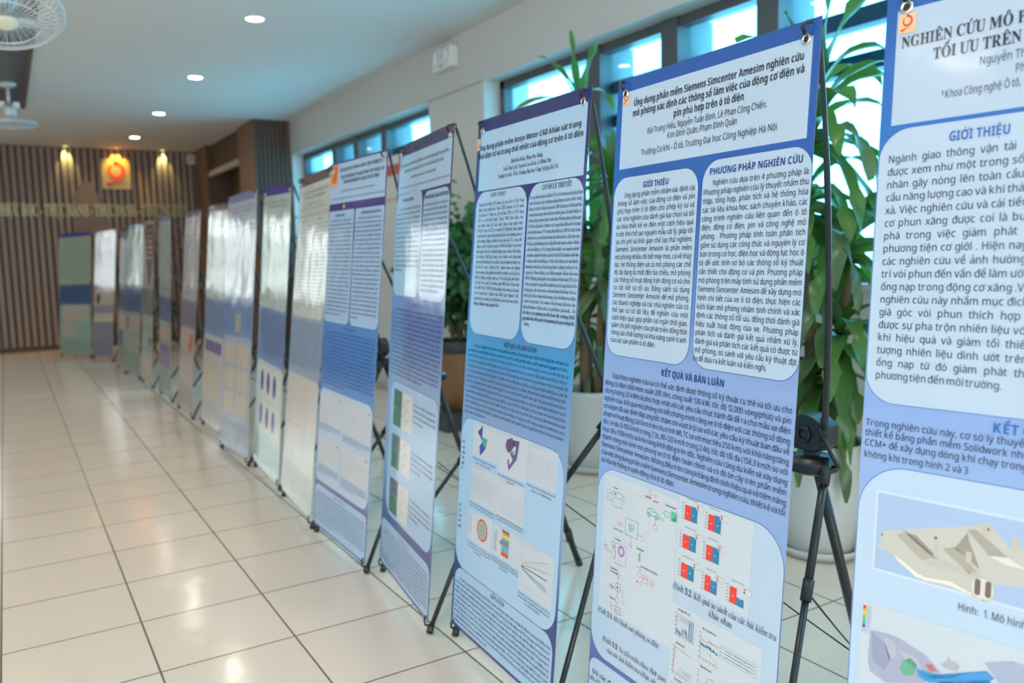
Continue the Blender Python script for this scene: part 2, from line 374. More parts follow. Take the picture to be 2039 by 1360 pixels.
# lettering and emblem on the slatted wall -- text engine first
def build_glyph_engine():
    c = bpy.data.curves.new('glyph_source', 'FONT'); c.resolution_u = 2; c.size = 1
    o = bpy.data.objects.new('glyph_source', c); col.objects.link(o)
    dg = bpy.context.evaluated_depsgraph_get()
    cache = {}; tables = {}
    def batch(chars, off):
        """every character of CHARS on a line of its own, read back by line: {char: (verts, faces, width)}"""
        c.offset = off; c.space_line = 5
        def get(body):
            c.body = body; dg.update()
            e = o.evaluated_get(dg); me = e.to_mesh()
            vs = [(v.co.x, v.co.y) for v in me.vertices]; fs = [tuple(p_.vertices) for p_ in me.polygons]
            e.to_mesh_clear(); return vs, fs
        v1, f1 = get('\n'.join(chars))
        row = lambda y: int(round((-y + .3) / 5))
        V = [{} for _ in chars]; F = [[] for _ in chars]; M1 = [-9] * len(chars); M0 = [9] * len(chars)
        for i, (x, y) in enumerate(v1):
            r_ = row(y); V[r_][i] = (len(V[r_]), (x, y + 5 * r_)); M1[r_] = max(M1[r_], x); M0[r_] = min(M0[r_], x)
        for f in f1: r_ = row(v1[f[0]][1]); F[r_].append(tuple(V[r_][i][0] for i in f))
        return {ch: ([q_[1] for q_ in V[k].values()], F[k], M1[k] + max(.02, M0[k])) for k, ch in enumerate(chars)}
    BASE = {'sans': (0x1D5A0, 0x1D5BA, 0x1D7E2), 'sansb': (0x1D5D4, 0x1D5EE, 0x1D7EC), 'serifb': (0x1D400, 0x1D41A, 0x1D7CE), 'serif': (0x1D400, 0x1D41A, 0x1D7CE), 'italic': (0x1D434, 0x1D44E, 0x1D7CE)}
    USED = {'sans': (".,:()-%/+", ''), 'sansb': ('-.', 'JZjz'), 'serifb': ('-.,:', 'JZjz'), 'serif': ('.,-:%()/', 'JZj'), 'italic': (':.', 'ABCDEFGIJLNOPQRTUVWXYZfjwz')}
    OFF = {'sans': .002, 'sansb': 0.0, 'serifb': .004, 'serif': -.012, 'italic': -.002}
    def alt(ch, st):
        u, l, d = BASE[st]
        if 'A' <= ch <= 'Z': return chr(u + ord(ch) - 65)
        if 'a' <= ch <= 'z': return '\u210e' if (st == 'italic' and ch == 'h') else chr(l + ord(ch) - 97)
        if '0' <= ch <= '9': return chr(d + ord(ch) - 48)
        return ch
    def base(ch, st):
        if st not in tables:
            al = [ch for ch in map(chr, range(33, 127)) if ch not in USED[st][1] and (ch.isalnum() or ch in USED[st][0])]
            tb = batch([alt(q_, st) for q_ in al], OFF[st]); tables[st] = {q_: tb[alt(q_, st)] for q_ in al}
        if ch not in tables[st]: tables[st][ch] = batch([alt(ch, st)], OFF[st])[alt(ch, st)]
        return tables[st][ch]
    def quad(a, b_, wd):
        dx, dy = b_[0] - a[0], b_[1] - a[1]; n = math.hypot(dx, dy) or 1; ox, oy = -dy / n * wd / 2, dx / n * wd / 2
        return [(a[0] + ox, a[1] + oy), (b_[0] + ox, b_[1] + oy), (b_[0] - ox, b_[1] - oy), (a[0] - ox, a[1] - oy)]
    def glyph(ch, st):
        k = (ch, st, 1)
        if k in cache: return cache[k]
        if ch == ' ':
            cache[k] = ([], [], .26); return cache[k]
        d = unicodedata.normalize('NFD', ch); b0 = d[0]; marks = d[1:]
        bar = None
        if b0 == 'đ': b0, bar = 'd', 'l'
        if b0 == 'Đ': b0, bar = 'D', 'u'
        v, f, adv = base(b0, st)
        v = list(v); f = list(f)
        if b0 == 'i' and any(m_ in '\u0300\u0301\u0303\u0309' for m_ in marks):
            lv, lf, _ = base('l', st); xh = max(y for x, y in base('x', st)[0]); lh = max(y for x, y in lv)
            v = [(x, y * xh / lh) for x, y in lv]; f = list(lf)
        def addp(ps):
            o_ = len(v); v.extend(ps); f.append(tuple(range(o_, o_ + len(ps))))
        bold = .085 if st in ('sansb', 'serifb') else .062
        x0 = min(x for x, y in v); x1 = max(x for x, y in v); top = max(y for x, y in v)
        cx = (x0 + x1) / 2 + (.06 if st == 'italic' else 0)
        if bar == 'l': addp(quad((x1 - .24, top * .80), (x1 + .07, top * .80), .055))
        if bar == 'u': addp(quad((x0 - .08, top * .5), (x0 + .22, top * .5), .06))
        yb = top + .05
        for m_ in sorted(marks, key=lambda q_: '\u031b\u0302\u0306\u0300\u0301\u0303\u0309\u0323'.find(q_)):
            if m_ == '\u031b':
                addp(quad((x1 - .06, top - .03), (x1 + .05, top + .0), bold * .9)); addp(quad((x1 + .04, top - .03), (x1 + .075, top + .11), bold * .9))
            elif m_ == '\u0302':
                addp(quad((cx - .15, yb), (cx + .02, yb + .13), bold * .85)); addp(quad((cx + .15, yb), (cx - .02, yb + .13), bold * .85))
            elif m_ == '\u0306':
                a = [(cx - .14, yb + .12), (cx - .08, yb + .03), (cx, yb), (cx + .08, yb + .03), (cx + .14, yb + .12)]
                for i in range(4): addp(quad(a[i], a[i + 1], bold * .8))
            else:
                two = any(z in marks for z in '\u0302\u0306')
                ox = cx + (.14 if two and m_ != '\u0303' else 0); oy = yb + (.10 if two else 0)
                if m_ == '\u0303' and two: oy += .08
                if m_ == '\u0301': addp(quad((ox - .05, oy), (ox + .08, oy + .16), bold))
                elif m_ == '\u0300': addp(quad((ox + .05, oy), (ox - .08, oy + .16), bold))
                elif m_ == '\u0309':
                    a = [(ox - .06, oy + .15), (ox + .02, oy + .18), (ox + .06, oy + .11), (ox, oy + .05), (ox, oy)]
                    for i in range(4): addp(quad(a[i], a[i + 1], bold * .75))
                elif m_ == '\u0303':
                    a = [(ox - .16, oy + .02), (ox - .08, oy + .10), (ox, oy + .06), (ox + .08, oy + .03), (ox + .16, oy + .11)]
                    for i in range(4): addp(quad(a[i], a[i + 1], bold * .8))
                elif m_ == '\u0323':
                    addp([(cx - .05, -.19), (cx + .05, -.19), (cx + .05, -.09), (cx - .05, -.09)])
        cache[k] = (v, f, adv); return cache[k]
    capH = {st: max(y for x, y in base('H', st)[0]) for st in BASE}
    def done(): bpy.data.objects.remove(o); bpy.data.curves.remove(c)
    return glyph, capH, done
glyph, capH, glyph_done = build_glyph_engine()

def lay(text, st, cap):
    """[(verts, faces, x)] and width of a line at natural spacing"""
    s = cap / capH[st]; x = 0; out = []
    for ch in text:
        v, f, adv = glyph(ch, st)
        out.append((ch, v, f, x)); x += adv * s
    return out, x, s

def put_text(add, text, x0, y, cap, st='sans', x1=None, just=False, align='l', nar=1.0):
    """add(verts2d, faces). x1: fit the line to [x0, x1] (just: by spreading the spaces)."""
    ls, wd, s = lay(text, st, cap)
    if align == 'c': x0 = x0 - wd * nar / 2
    sx, gap = nar, 0
    if x1 is not None:
        if just and ' ' in text.strip():
            n = text.count(' ')
            gap = (x1 - x0 - wd * nar) / n
            if gap < -.12 * s or gap > .9 * s:
                sx = (x1 - x0) / (wd + n * max(-.12, min(.3, gap / s)) * s); gap = (x1 - x0 - wd * sx) / n
        else: sx = (x1 - x0) / wd
    k = 0
    for ch, v, f, x in ls:
        if f: add([(x0 + x * sx + k * gap + a * s * sx, y + b_ * s) for a, b_ in v], f)
        if ch == ' ': k += 1

# gold letters
M_gold = mat('gold_letter', (.50, .47, .27), .35, .35)
sv, sf = [], []
def adds(v, f):
    o = len(sv); sv.extend(v); sf.extend([tuple(i + o for i in q_) for q_ in f])
put_text(adds, 'THỰC HỌC - THỰC HÀNH - THỰC DANH - THỰC NGHIỆP', -.02, 1.885, .165, 'serifb', x1=2.43)
me = bpy.data.meshes.new('wall_lettering')
bm = bmesh.new()
vv = [bm.verts.new((x, 0, z)) for x, z in sv]
for f in sf:
    try: bm.faces.new([vv[i] for i in f])
    except ValueError: pass
bmesh.ops.remove_doubles(bm, verts=bm.verts, dist=1e-5)
ex = bmesh.ops.extrude_face_region(bm, geom=bm.faces[:])
bmesh.ops.translate(bm, verts=[g for g in ex['geom'] if isinstance(g, bmesh.types.BMVert)], vec=(0, -.02, 0))
bmesh.ops.recalc_face_normals(bm, faces=bm.faces)
bm.to_mesh(me); bm.free(); me.materials.append(M_gold)
o = bpy.data.objects.new('wall_lettering', me); col.objects.link(o); o.location = (0, YF - .036, 0)
tag(o, 'line of raised gold capital letters across the slatted end wall', 'lettering')

# flat wooden relief behind the letters
q = MB(); yy = YF - .048
pr = [(.905, .5), (1.33, .5), (1.33, 2.02), (1.14, 2.37), (1.03, 2.37), (.905, 2.15)]
q.add([(x, yy, z) for x, z in pr] + [(x, YF - .0355, z) for x, z in pr], [(5, 4, 3, 2, 1, 0), (6, 7, 8, 9, 10, 11)] + [(i, (i + 1) % 6, 6 + (i + 1) % 6, 6 + i) for i in range(6)], mat('relief_board', (.20, .145, .118), .55))
tag(q.build('wall_relief'), 'flat brown gabled board set on the slats below the gold emblem', 'wall panel')

def emblem(add_poly, x0, y0, x1, y1, m_bg, m_red, m_dark):
    """square badge: swirled ring over a sweeping tail. add_poly(points, material, layer)"""
    wd, h = x1 - x0, y1 - y0
    T = lambda u, v: (x0 + u * wd, y0 + v * h)
    add_poly([T(0, 0), T(1, 0), T(1, 1), T(0, 1)], m_bg, 0)
    n = 36
    for k in range(n):
        a0, a1 = [R(105 - 330 * (k + d) / n) for d in (0, 1.05)]
        w0, w1 = [.05 + .055 * math.sin(math.pi * min(1, (k + d) / n * 1.1)) for d in (0, 1)]
        add_poly([T(.52 + (.27 - w) * math.cos(a), .60 + (.27 - w) * math.sin(a)) for a, w in ((a0, w0), (a1, w1))] + [T(.52 + (.27 + .02) * math.cos(a), .60 + .29 * math.sin(a)) for a in (a1, a0)], m_red, 1)
    add_poly([T(.42, .86), T(.50, .80), T(.62, .88), T(.56, .95), T(.48, .95)], m_red, 1)
    add_poly([T(.12, .10), T(.16, .22), T(.80, .26), T(.42, .18), T(.30, .10)], m_dark, 1)

t = thing('emblem_plaque', 'square gold emblem plaque with red ring, lit orange on the slatted wall', 'emblem', (0, YF - .05, 0))
q = MB(); q.box((1.295, -.02, 2.27), (1.672, .015, 2.70), mat('gold_plate', (.42, .36, .16), .4, .3)); q.build('plate', t)
q = MB()
def ap(ps, m, l):
    if l: q.add([(x, -.021 - l * .004, z) for x, z in ps] + [(x, -.02, z) for x, z in ps], [tuple(range(len(ps))), tuple(range(2 * len(ps) - 1, len(ps) - 1, -1))] + [(i, (i + 1) % len(ps), len(ps) + (i + 1) % len(ps), len(ps) + i) for i in range(len(ps))], m)
M_er = mat('emblem_red', (.75, .06, .02), .4); M_ed = mat('emblem_dark_red', (.5, .01, .012), .4)
emblem(ap, 1.295, 2.27, 1.672, 2.70, None, M_er, M_ed)
q.build('red_motif', t)

# white board with a red header standing by the wall
t = thing('notice_board', 'plain white upright board with red header stripe, standing against the window wall', 'notice board', (2.93, 6.85, 0), R(90))
M_bw = mat('board_white', (.66, .64, .60), .5)
q = MB(); q.box((-.36, -.012, .03), (.36, .012, 2.06), M_bw); q.build('panel', t)
q = MB(); q.box((-.36, .0125, 1.895), (.36, .0145, 1.985), mat('board_red', (.62, .08, .05), .5)); q.box((-.34, .0125, 1.675), (.34, .0145, 1.705), mat('board_pink', (.62, .42, .40), .5)); q.build('printed_header', t)
q = MB(); q.box((-.38, -.09, 0), (.38, .09, .03), M_metal); q.build('base', t)

# ------------------------------------------------------------------ posters on stands
W, H = .60, 1.56
_vin = {}
def vinyl(c, rough=.14):
    c = tuple(round(v, 3) for v in c)
    k = (c, rough)
    if k not in _vin:
        m = mat('printed_vinyl', c, rough, 0, .5)
        nt = m.node_tree; tc = nt.nodes.new('ShaderNodeTexCoord'); no = nt.nodes.new('ShaderNodeTexNoise'); bu = nt.nodes.new('ShaderNodeBump')
        no.inputs['Scale'].default_value = 4.5; no.inputs['Detail'].default_value = 2; no.inputs['Roughness'].default_value = .45
        bu.inputs['Strength'].default_value = .3; bu.inputs['Distance'].default_value = .02
        nt.links.new(tc.outputs['Object'], no.inputs[0]); nt.links.new(no.outputs[0], bu.inputs['Height']); nt.links.new(bu.outputs[0], P(m).inputs['Normal'])
        _vin[k] = m
    return _vin[k]
def vinyl_ramp(stops, rough=.14):
    m = vinyl(stops[0][1]).copy(); m.name = 'printed_vinyl_gradient'
    nt = m.node_tree; P(m).inputs['Roughness'].default_value = rough
    tc = next(n for n in nt.nodes if n.type == 'TEX_COORD')
    sp = nt.nodes.new('ShaderNodeSeparateXYZ'); dv = nt.nodes.new('ShaderNodeMath'); dv.operation = 'DIVIDE'; dv.inputs[1].default_value = H
    cr = nt.nodes.new('ShaderNodeValToRGB')
    e = cr.color_ramp.elements
    while len(e) < len(stops): e.new(.5)
    for i, (pos, c) in enumerate(stops): e[i].position = pos / 1560; e[i].color = (*c, 1)
    nt.links.new(tc.outputs['Object'], sp.inputs[0]); nt.links.new(sp.outputs['Z'], dv.inputs[0]); nt.links.new(dv.outputs[0], cr.inputs[0]); nt.links.new(cr.outputs[0], P(m).inputs['Base Color'])
    return m

class Print:
    """a printed sheet in millimetres, origin at the lower corner that reads first; becomes ONE mesh"""
    def __init__(s, base, back=(.62, .63, .64), seed=1):
        s.mb = MB(); s.rnd = random.Random(seed)
        n, m_ = 12, 24
        vs = []; fs = []
        for side in (0, 1):
            for j in range(m_ + 1):
                for i in range(n + 1): vs.append((-.3 + W * i / n, side * .0008, H * j / m_))
        N = (n + 1) * (m_ + 1)
        f0 = [(j * (n + 1) + i, j * (n + 1) + i + 1, (j + 1) * (n + 1) + i + 1, (j + 1) * (n + 1) + i) for j in range(m_) for i in range(n)]
        s.mb.add(vs[:N], f0, base); s.mb.add(vs[N:], [f[::-1] for f in f0], vinyl(back, .5))
    def poly(s, ps, c, l=1, fs=None):
        m = c if not isinstance(c, tuple) else vinyl(c)
        y = -.00035 * l
        s.mb.add([(-.3 + x / 1000, y, z / 1000) for x, z in ps], fs or [tuple(range(len(ps)))], m)
    def rect(s, x0, y0, x1, y1, c, l=1): s.poly([(x0, y0), (x1, y0), (x1, y1), (x0, y1)], c, l)
    def rr(s, x0, y0, x1, y1, r, c, l=1, out=None, ow=1.2):
        if not isinstance(r, (tuple, list)): r = (r,) * 4          # bottom-first: bl br tr tl
        if out: s.rr(x0 - ow, y0 - ow, x1 + ow, y1 + ow, [q_ + ow if q_ else 0 for q_ in r], out, l - .5)
        ps = []
        for (cx, cy, a0), q_ in zip(((x0, y0, 180), (x1, y0, 270), (x1, y1, 0), (x0, y1, 90)), r):
            ox = cx + (q_ if cx == x0 else -q_); oy = cy + (q_ if cy == y0 else -q_)
            n = 10 if q_ else 0
            for k in range(n + 1):
                a = R(a0 + 90 * k / max(n, 1)); ps.append((ox + q_ * math.cos(a), oy + q_ * math.sin(a)))
        s.poly(ps, c, l)
    def line(s, ps, wd, c, l=3):
        for a, b_ in zip(ps, ps[1:]):
            dx, dy = b_[0] - a[0], b_[1] - a[1]; n = math.hypot(dx, dy) or 1; ox, oy = -dy / n * wd / 2, dx / n * wd / 2
            s.poly([(a[0] - ox, a[1] - oy), (b_[0] - ox, b_[1] - oy), (b_[0] + ox, b_[1] + oy), (a[0] + ox, a[1] + oy)], c, l)
    def circ(s, cx, cy, r, c, l=3, ry=None, n=20): s.poly([(cx + r * math.cos(2 * math.pi * k / n), cy + (ry or r) * math.sin(2 * math.pi * k / n)) for k in range(n)], c, l)
    def ring(s, cx, cy, r, wd, c, l=3, n=20): s.line([(cx + r * math.cos(2 * math.pi * k / n), cy + r * math.sin(2 * math.pi * k / n)) for k in range(n + 1)], wd, c, l)
    def frame(s, x0, y0, x1, y1, wd, c, l=3): s.line([(x0, y0), (x1, y0), (x1, y1), (x0, y1), (x0, y0)], wd, c, l)
    def text(s, t, x0, y, cap, c=(.02, .02, .03), st='sans', l=4, **k):
        m = vinyl(c); put_text(lambda v, f: s.poly(v, m, l, f), t, x0, y, cap, st, **k)
    def words(s, x0, y, x1, h, c=(.05, .07, .12), l=4, dens=.5, last=None):
        """a line of print too small to read: letter-like strokes grouped in words"""
        m = vinyl(c); x = x0; rd = s.rnd
        xe = x1 if last is None else x0 + (x1 - x0) * last
        while x < xe - h:
            for k in range(rd.randint(2, 7)):
                if x > xe - h * .5: break
                lw_ = h * rd.uniform(.13, .2); hh = h * (rd.choice((1, 1, 1, 1.45)))
                s.rect(x, y - (h * .35 if rd.random() < .1 else 0), x + lw_, y + hh, m, l)
                if rd.random() < .75:
                    yy = y + rd.choice((0, h * .85, h * .42)); s.rect(x, yy, x + h * .5, yy + h * .16, m, l)
                x += h * rd.uniform(.5, .66) / (dens / .5)
            x += h * .42
    def para(s, x0, y0, x1, n, pitch, h, c=(.05, .07, .12), ind=0, last=.5, l=4, dens=.5):
        for i in range(n): s.words(x0 + (ind if i == 0 else 0), y0 - i * pitch, x1, h, c, l, dens, last if i == n - 1 else None)
    def badge(s, x0, y0, x1, y1, bgc=(.80, .55, .33), red=(.72, .08, .05)):
        emblem(lambda ps, m, l: s.poly(ps, m, 4 + l), x0, y0, x1, y1, vinyl(bgc), vinyl(red), vinyl(red))
    def plot(s, x0, y0, x1, y1, curves=(), ink=(.2, .22, .26), ticks=True):
        s.line([(x0, y1), (x0, y0), (x1, y0)], .7, ink, 4)
        if ticks:
            for i in range(6): s.rect(x0 - 5, y0 + (y1 - y0) * i / 5 - .8, x0 - 1.5, y0 + (y1 - y0) * i / 5 + .8, ink, 4); s.rect(x0 + (x1 - x0) * i / 5 - 1.2, y0 - 4, x0 + (x1 - x0) * i / 5 + 1.2, y0 - 2, ink, 4)
        for c, fn, wd in curves: s.line([(x0 + (x1 - x0) * u, y0 + (y1 - y0) * fn(u)) for u in [k / 36 for k in range(37)]], wd, c, 5)

class Warped:
    """draws on a Print with x and y stretched piece by piece"""
    def __init__(s, d, xs, ys, k): s.d, s.xs, s.ys, s.k = d, xs, ys, k
    @staticmethod
    def at(t, v):
        i = 0
        while i < len(t) - 2 and v > t[i + 1][0]: i += 1
        (a, b_), (c, e) = t[i], t[i + 1]
        return b_ + (v - a) * (e - b_) / (c - a)
    def p(s, ps): return [(s.at(s.xs, x), s.at(s.ys, y)) for x, y in ps]
    def poly(s, ps, c, l=3): s.d.poly(s.p(ps), c, l)
    def line(s, ps, wd, c, l=3): s.d.line(s.p(ps), wd, c, l)
    def rect(s, x0, y0, x1, y1, c, l=3): s.d.rect(*s.p([(x0, y0)])[0], *s.p([(x1, y1)])[0], c, l)
    def frame(s, x0, y0, x1, y1, wd, c, l=3): s.d.frame(*s.p([(x0, y0)])[0], *s.p([(x1, y1)])[0], wd, c, l)
    def ring(s, x, y, r, wd, c, l=3): s.d.ring(*s.p([(x, y)])[0], r * s.k, wd, c, l)
    def circ(s, x, y, r, c, l=3): s.d.circ(*s.p([(x, y)])[0], r * s.k, c, l)
    def text(s, t, x, y, cap, c, st='sans', x1=None): s.d.text(t, *s.p([(x, y)])[0], cap, c, st, x1=None if x1 is None else s.at(s.xs, x1))

INK = (.025, .03, .055)
PANEL = (.45, .60, .78)
WHITE = (.56, .65, .74)
exec_designs = {}

def design_bar_charts():
    d = Print(vinyl_ramp([(0, (.08, .09, .28)), (150, (.12, .16, .42)), (330, (.16, .27, .60)), (520, (.24, .37, .70)), (640, (.26, .40, .72)), (880, (.26, .40, .73)), (1000, (.15, .28, .64)), (1250, (.03, .13, .46)), (1560, (.02, .10, .40))]), seed=2)
    d.rect(21, 1349, 583, 1529, PANEL)
    d.badge(22, 1499, 49, 1525)
    B_ = 'sansb'
    d.text('Ứng dụng phần mềm Siemens Simcenter Amesim nghiên cứu', 66, 1491, 15.5, INK, B_, x1=566)
    d.text('mô phỏng xác định các thông số làm việc của động cơ điện và', 63, 1467.5, 15.5, INK, B_, x1=569)
    d.text('pin phù hợp trên ô tô điện', 211, 1444, 15.5, INK, B_, x1=422)
    d.text('Bùi Trung Hiếu, Nguyễn Tuấn Bình, Lê Phan Công Chiến,', 122, 1420, 13.5, INK, x1=483)
    d.text('Kim Đình Quân, Phạm Đình Quân', 193, 1400, 13.5, INK, x1=407)
    d.text('Trường Cơ khí - Ô tô, Trường Đại học Công Nghiệp Hà Nội', 103, 1373.5, 13.5, INK, x1=513)
    HB = (.02, .06, .26)
    d.rr(6, 906, 303, 1328, 46, PANEL, 1, (.03, .07, .25)); d.rr(316, 907, 600, 1336, 46, PANEL, 1, (.03, .07, .25))
    d.text('GIỚI THIỆU', 116, 1299, 13.5, HB, B_, x1=208); d.text('PHƯƠNG PHÁP NGHIÊN CỨU', 336, 1306, 14, HB, B_, x1=580)
    A = ['Ứng dụng phần mềm nhằm xác định các', 'thông số làm việc của động cơ điện và pin', 'phù hợp trên ô tô điện cho phép kỹ sư và', 'các nhà nghiên cứu đánh giá lựa chọn và tối', 'ưu hóa thiết kế xe điện một cách hiệu quả', 'trước khi chế tạo nguyên mẫu vật lý, giúp tối', 'ưu chi phí và thời gian chế tạo thử nghiệm.', 'Siemens Simcenter Amesim là phần mềm', 'mô phỏng nhiều chi tiết máy móc, cả về thủy', 'lực, hệ thống điện và cả mô phỏng các chế', 'độ đa dạng từ một đến ba chiều, mô phỏng', 'các thông số hoạt động trên động cơ và cho', 'ra các kết cả tối ưu. Bằng cách sử dụng', 'Siemens Simcenter Amesim để mô phỏng,', 'các doanh nghiệp và các nhà nghiên cứu có', 'thể tạo cơ sở dữ liệu để nghiên cứu một', 'cách hiệu quả, góp phần rút ngắn thời gian,', 'giảm chi phí nghiên cứu phát triển đồng thời', 'năng cao chất lượng và khả năng cạnh tranh', 'của các sản phẩm ô tô điện.']
    for i, tx in enumerate(A):
        y = 1280 - i * 18.05
        if i == len(A) - 1: d.text(tx, 22, y, 11.4, INK, x1=193)
        else: d.text(tx, 48 if i == 0 else 23, y, 11.4, INK, x1=296, just=True, nar=.82)
    A = ['Nghiên cứu dựa trên 4 phương pháp là:', 'Phương pháp nghiên cứu lý thuyết nhằm thu', 'thập, tổng hợp, phân tích và hệ thống hóa', 'các tài liệu khoa học, sách chuyên khảo, các', 'công trình nghiên cứu liên quan đến ô tô', 'điện, động cơ điện, pin và công nghệ mô', 'phỏng.  Phương pháp tính toán phân tích', 'gồm sử dụng các công thức và nguyên lý cơ', 'bản trong cơ học, điện học và động lực học ô', 'tô để ước tính sơ bộ các thông số kỹ thuật', 'cần thiết cho động cơ và pin. Phương pháp', 'mô phỏng trên máy tính sử dụng phần mềm', 'Siemens Simcenter Amesim để xây dựng mô', 'hình chi tiết của xe ô tô điện, thực hiện các', 'kịch bản mô phỏng nhằm tinh chỉnh và xác', 'định các thông số tối ưu, đồng thời đánh giá', 'hiệu suất hoạt động của xe. Phương pháp', 'phân tích và đánh giá kết quả nhằm xử lý,', 'đánh giá và phân tích các kết quả có được từ', 'mô phỏng, so sánh với yêu cầu kỹ thuật đặt', 'ra để đưa ra kết luận và kiến nghị.']
    for i, tx in enumerate(A):
        y = 1284 - i * 18.15
        if i == len(A) - 1: d.text(tx, 319, y, 11.4, INK, x1=525)
        else: d.text(tx, 347 if i == 0 else 321, y, 11.4, INK, x1=596, just=True, nar=.82)
    d.text('KẾT QUẢ VÀ BÀN LUẬN', 218, 876, 15, HB, B_, x1=416)
    A = ['Dựa theo nghiên cứu ta có thể xác định được thông số kỹ thuật cụ thể và tối ưu cho', 'động cơ điện (Mô-men xoắn 205 Nm, công suất 130 kW, tốc độ 12.000 vòng/phút) và pin', '(dung lượng 35 kWh) là phù hợp nhất với các yêu cầu thực hành đã đề ra cho mẫu xe điện', 'nghiên cứu. Kết quả mô phỏng chi tiết chứng minh rằng xe ô tô điện với các thông số động', 'cơ và pin đã xác định đáp ứng tốt, thậm chí vượt trội so với các yêu cầu kỹ thuật ban đầu về', 'phạm vi hoạt động (261 km trên chu trình WLTC so với mục tiêu 250 km), với khả năng tăng', 'tốc ( ví dụ: 0-100 km/h trong 7,3s, 80-120 km/h trong 2,4s), tốc độ tối đa (158,3 km/h so với', 'mục tiêu 150km/h) và khả năng khởi động trên dốc. Nghiên cứu cũng dự kiến sẽ xây dựng', 'thành công mô hình mô phỏng xe ô tô điện hoàn chỉnh và có độ tin cậy trên phần mềm', 'Siemens Simcenter Amesim. Những điều trên cũng khẳng định tính hiệu quả và tiềm năng', 'của việc ứng dụng phần mềm Siemens Simcenter Amesim trong nghiên cứu, thiết kế và tối', 'ưu hóa hệ thống truyền động cho ô tô điện.']
    for i, tx in enumerate(A):
        y = 850 - i * 19.05
        if i == len(A) - 1: d.text(tx, 9, y, 11.8, INK, x1=284)
        else: d.text(tx, 38 if i == 0 else 9, y, 11.8, INK, x1=593, just=True, nar=.86)
    d.rr(-1 + 3, 160, 598, 629, (66, 70, 78, 66), (.46, .605, .79), 1, (.04, .09, .32))
    d.rect(29, 285, 300, 615, WHITE, 2)
    g, r_, pu, bk = (.05, .42, .30), (.75, .20, .20), (.35, .12, .42), (.12, .13, .16)
    e = Warped(d, ((24, 40), (35, 46), (52, 64), (92, 102), (105, 120), (152, 167), (165, 181), (198, 204), (226, 230), (298, 297)), ((195, 286), (210, 297), (267, 353), (312, 405), (372, 443), (497, 528), (570, 579), (606, 610)), .85)
    # wiring diagram of the car model
    e.frame(52, 520, 92, 570, 1.1, g); e.circ(63, 562, 4, g); e.line([(56, 545), (66, 553), (78, 548), (88, 553)], 1, g); e.text('Driver', 52, 578, 4.5, bk, 'sansb')
    for y in (551, 563): e.line([(92, y), (100, y)], .8, g)
    for y, cy in ((560, 560), (537, 537)):
        e.ring(35, cy, 7.5, 1.0, r_); e.line([(42, cy), (52, cy)], .8, g)
    for i in range(4): e.line([(92, 560 - i * 8), (128 - i * 11, 560 - i * 8), (128 - i * 11, 500)], .6, (.5, .5, .55))
    e.line([(73, 577), (73, 583), (178, 583), (178, 575)], .6, (.5, .5, .55))
    e.line([(72, 520), (72, 470), (105, 470)], .6, (.5, .5, .55))
    e.frame(105, 440, 152, 497, 1.1, g); e.text('VCU', 116, 470, 9, g); e.text('EV', 119, 456, 9, g); e.text('Control unit', 62, 439, 4.5, bk, 'sansb')
    e.ring(92, 465, 5.5, 1, r_); e.ring(172, 452, 7.5, 1, r_); e.ring(129, 408, 5, 1, r_); e.line([(152, 460), (165, 454)], .8, g); e.line([(129, 440), (129, 414)], .8, r_); e.poly([(80, 462), (86, 465), (80, 469)], r_, 4)
    # little car
    e.line([(186, 541), (190, 556), (200, 563), (212, 563), (224, 554), (238, 551), (240, 541), (186, 541)], 1.4, g); e.line([(200, 563), (203, 552), (222, 553)], 1, g)
    e.ring(198, 540, 5.5, 2, g); e.ring(226, 540, 5.5, 2, g); e.text('Vehicle', 172, 588, 4.5, bk, 'sansb')
    e.ring(197, 603, 7, 1, r_); e.line([(197, 596), (197, 582)], .8, g); e.line([(214, 606), (217, 596), (222, 606)], 1, r_); e.rect(210, 584, 230, 588, r_, 4); e.line([(240, 562), (252, 562), (252, 572)], 1, g)
    e.frame(255, 556, 270, 572, 1, g); e.rect(278, 550, 298, 578, (.10, .52, .38), 4); e.poly([(279, 551), (297, 551), (297, 570)], (.03, .32, .22), 5); e.text('Environment', 256, 586, 4.5, bk, 'sansb', x1=296)
    e.ring(222, 506, 7.5, 1, r_); e.line([(222, 514), (222, 534)], 1.5, (.25, .5, .2)); e.frame(245, 538, 253, 545, 1, (.2, .5, .15))
    e.line([(198, 534), (198, 395), (172, 395)], .6, (.5, .5, .55))
    e.text('E-motor', 70, 405, 4.5, bk, 'sansb'); e.ring(97, 372, 13, 3.4, pu); e.ring(97, 372, 8, 1, pu); e.ring(64, 387, 7, 1, pu); e.frame(74, 318, 113, 395, .8, pu); e.rect(62, 372, 72, 380, (.2, .55, .2), 4)
    e.frame(60, 335, 76, 362, .9, r_); e.ring(44, 352, 6, 1, r_); e.poly([(34, 350), (40, 353), (34, 357)], r_, 4); e.line([(50, 352), (60, 350)], .8, r_); e.text('From', 24, 368, 4, bk); e.text('VCU', 24, 361, 4, bk)
    for x in (88, 97): e.line([(x, 360), (x, 290)], .5, (.4, .35, .5))
    e.text('Radiator', 152, 408, 4.5, bk, 'sansb'); e.poly([(159, 368), (166, 368), (166, 400), (159, 396)], (.25, .55, .25), 4); e.line([(160, 372), (165, 380), (160, 388), (165, 396)], 1, (.1, .4, .1), 5)
    e.text('Simulation monitor', 170, 352, 4.5, bk, 'sansb'); e.ring(165, 322, 8, 1, r_); e.frame(182, 306, 204, 328, 1, r_); e.text('start', 184, 314, 5, r_); e.ring(222, 312, 8.5, 1, r_); e.line([(214, 310), (230, 314)], .8, r_)
    for y in (342, 298): e.poly([(156, y), (163, y + 4), (156, y + 7)], r_, 4); e.ring(170, y + 2, 4.5, 1, r_)
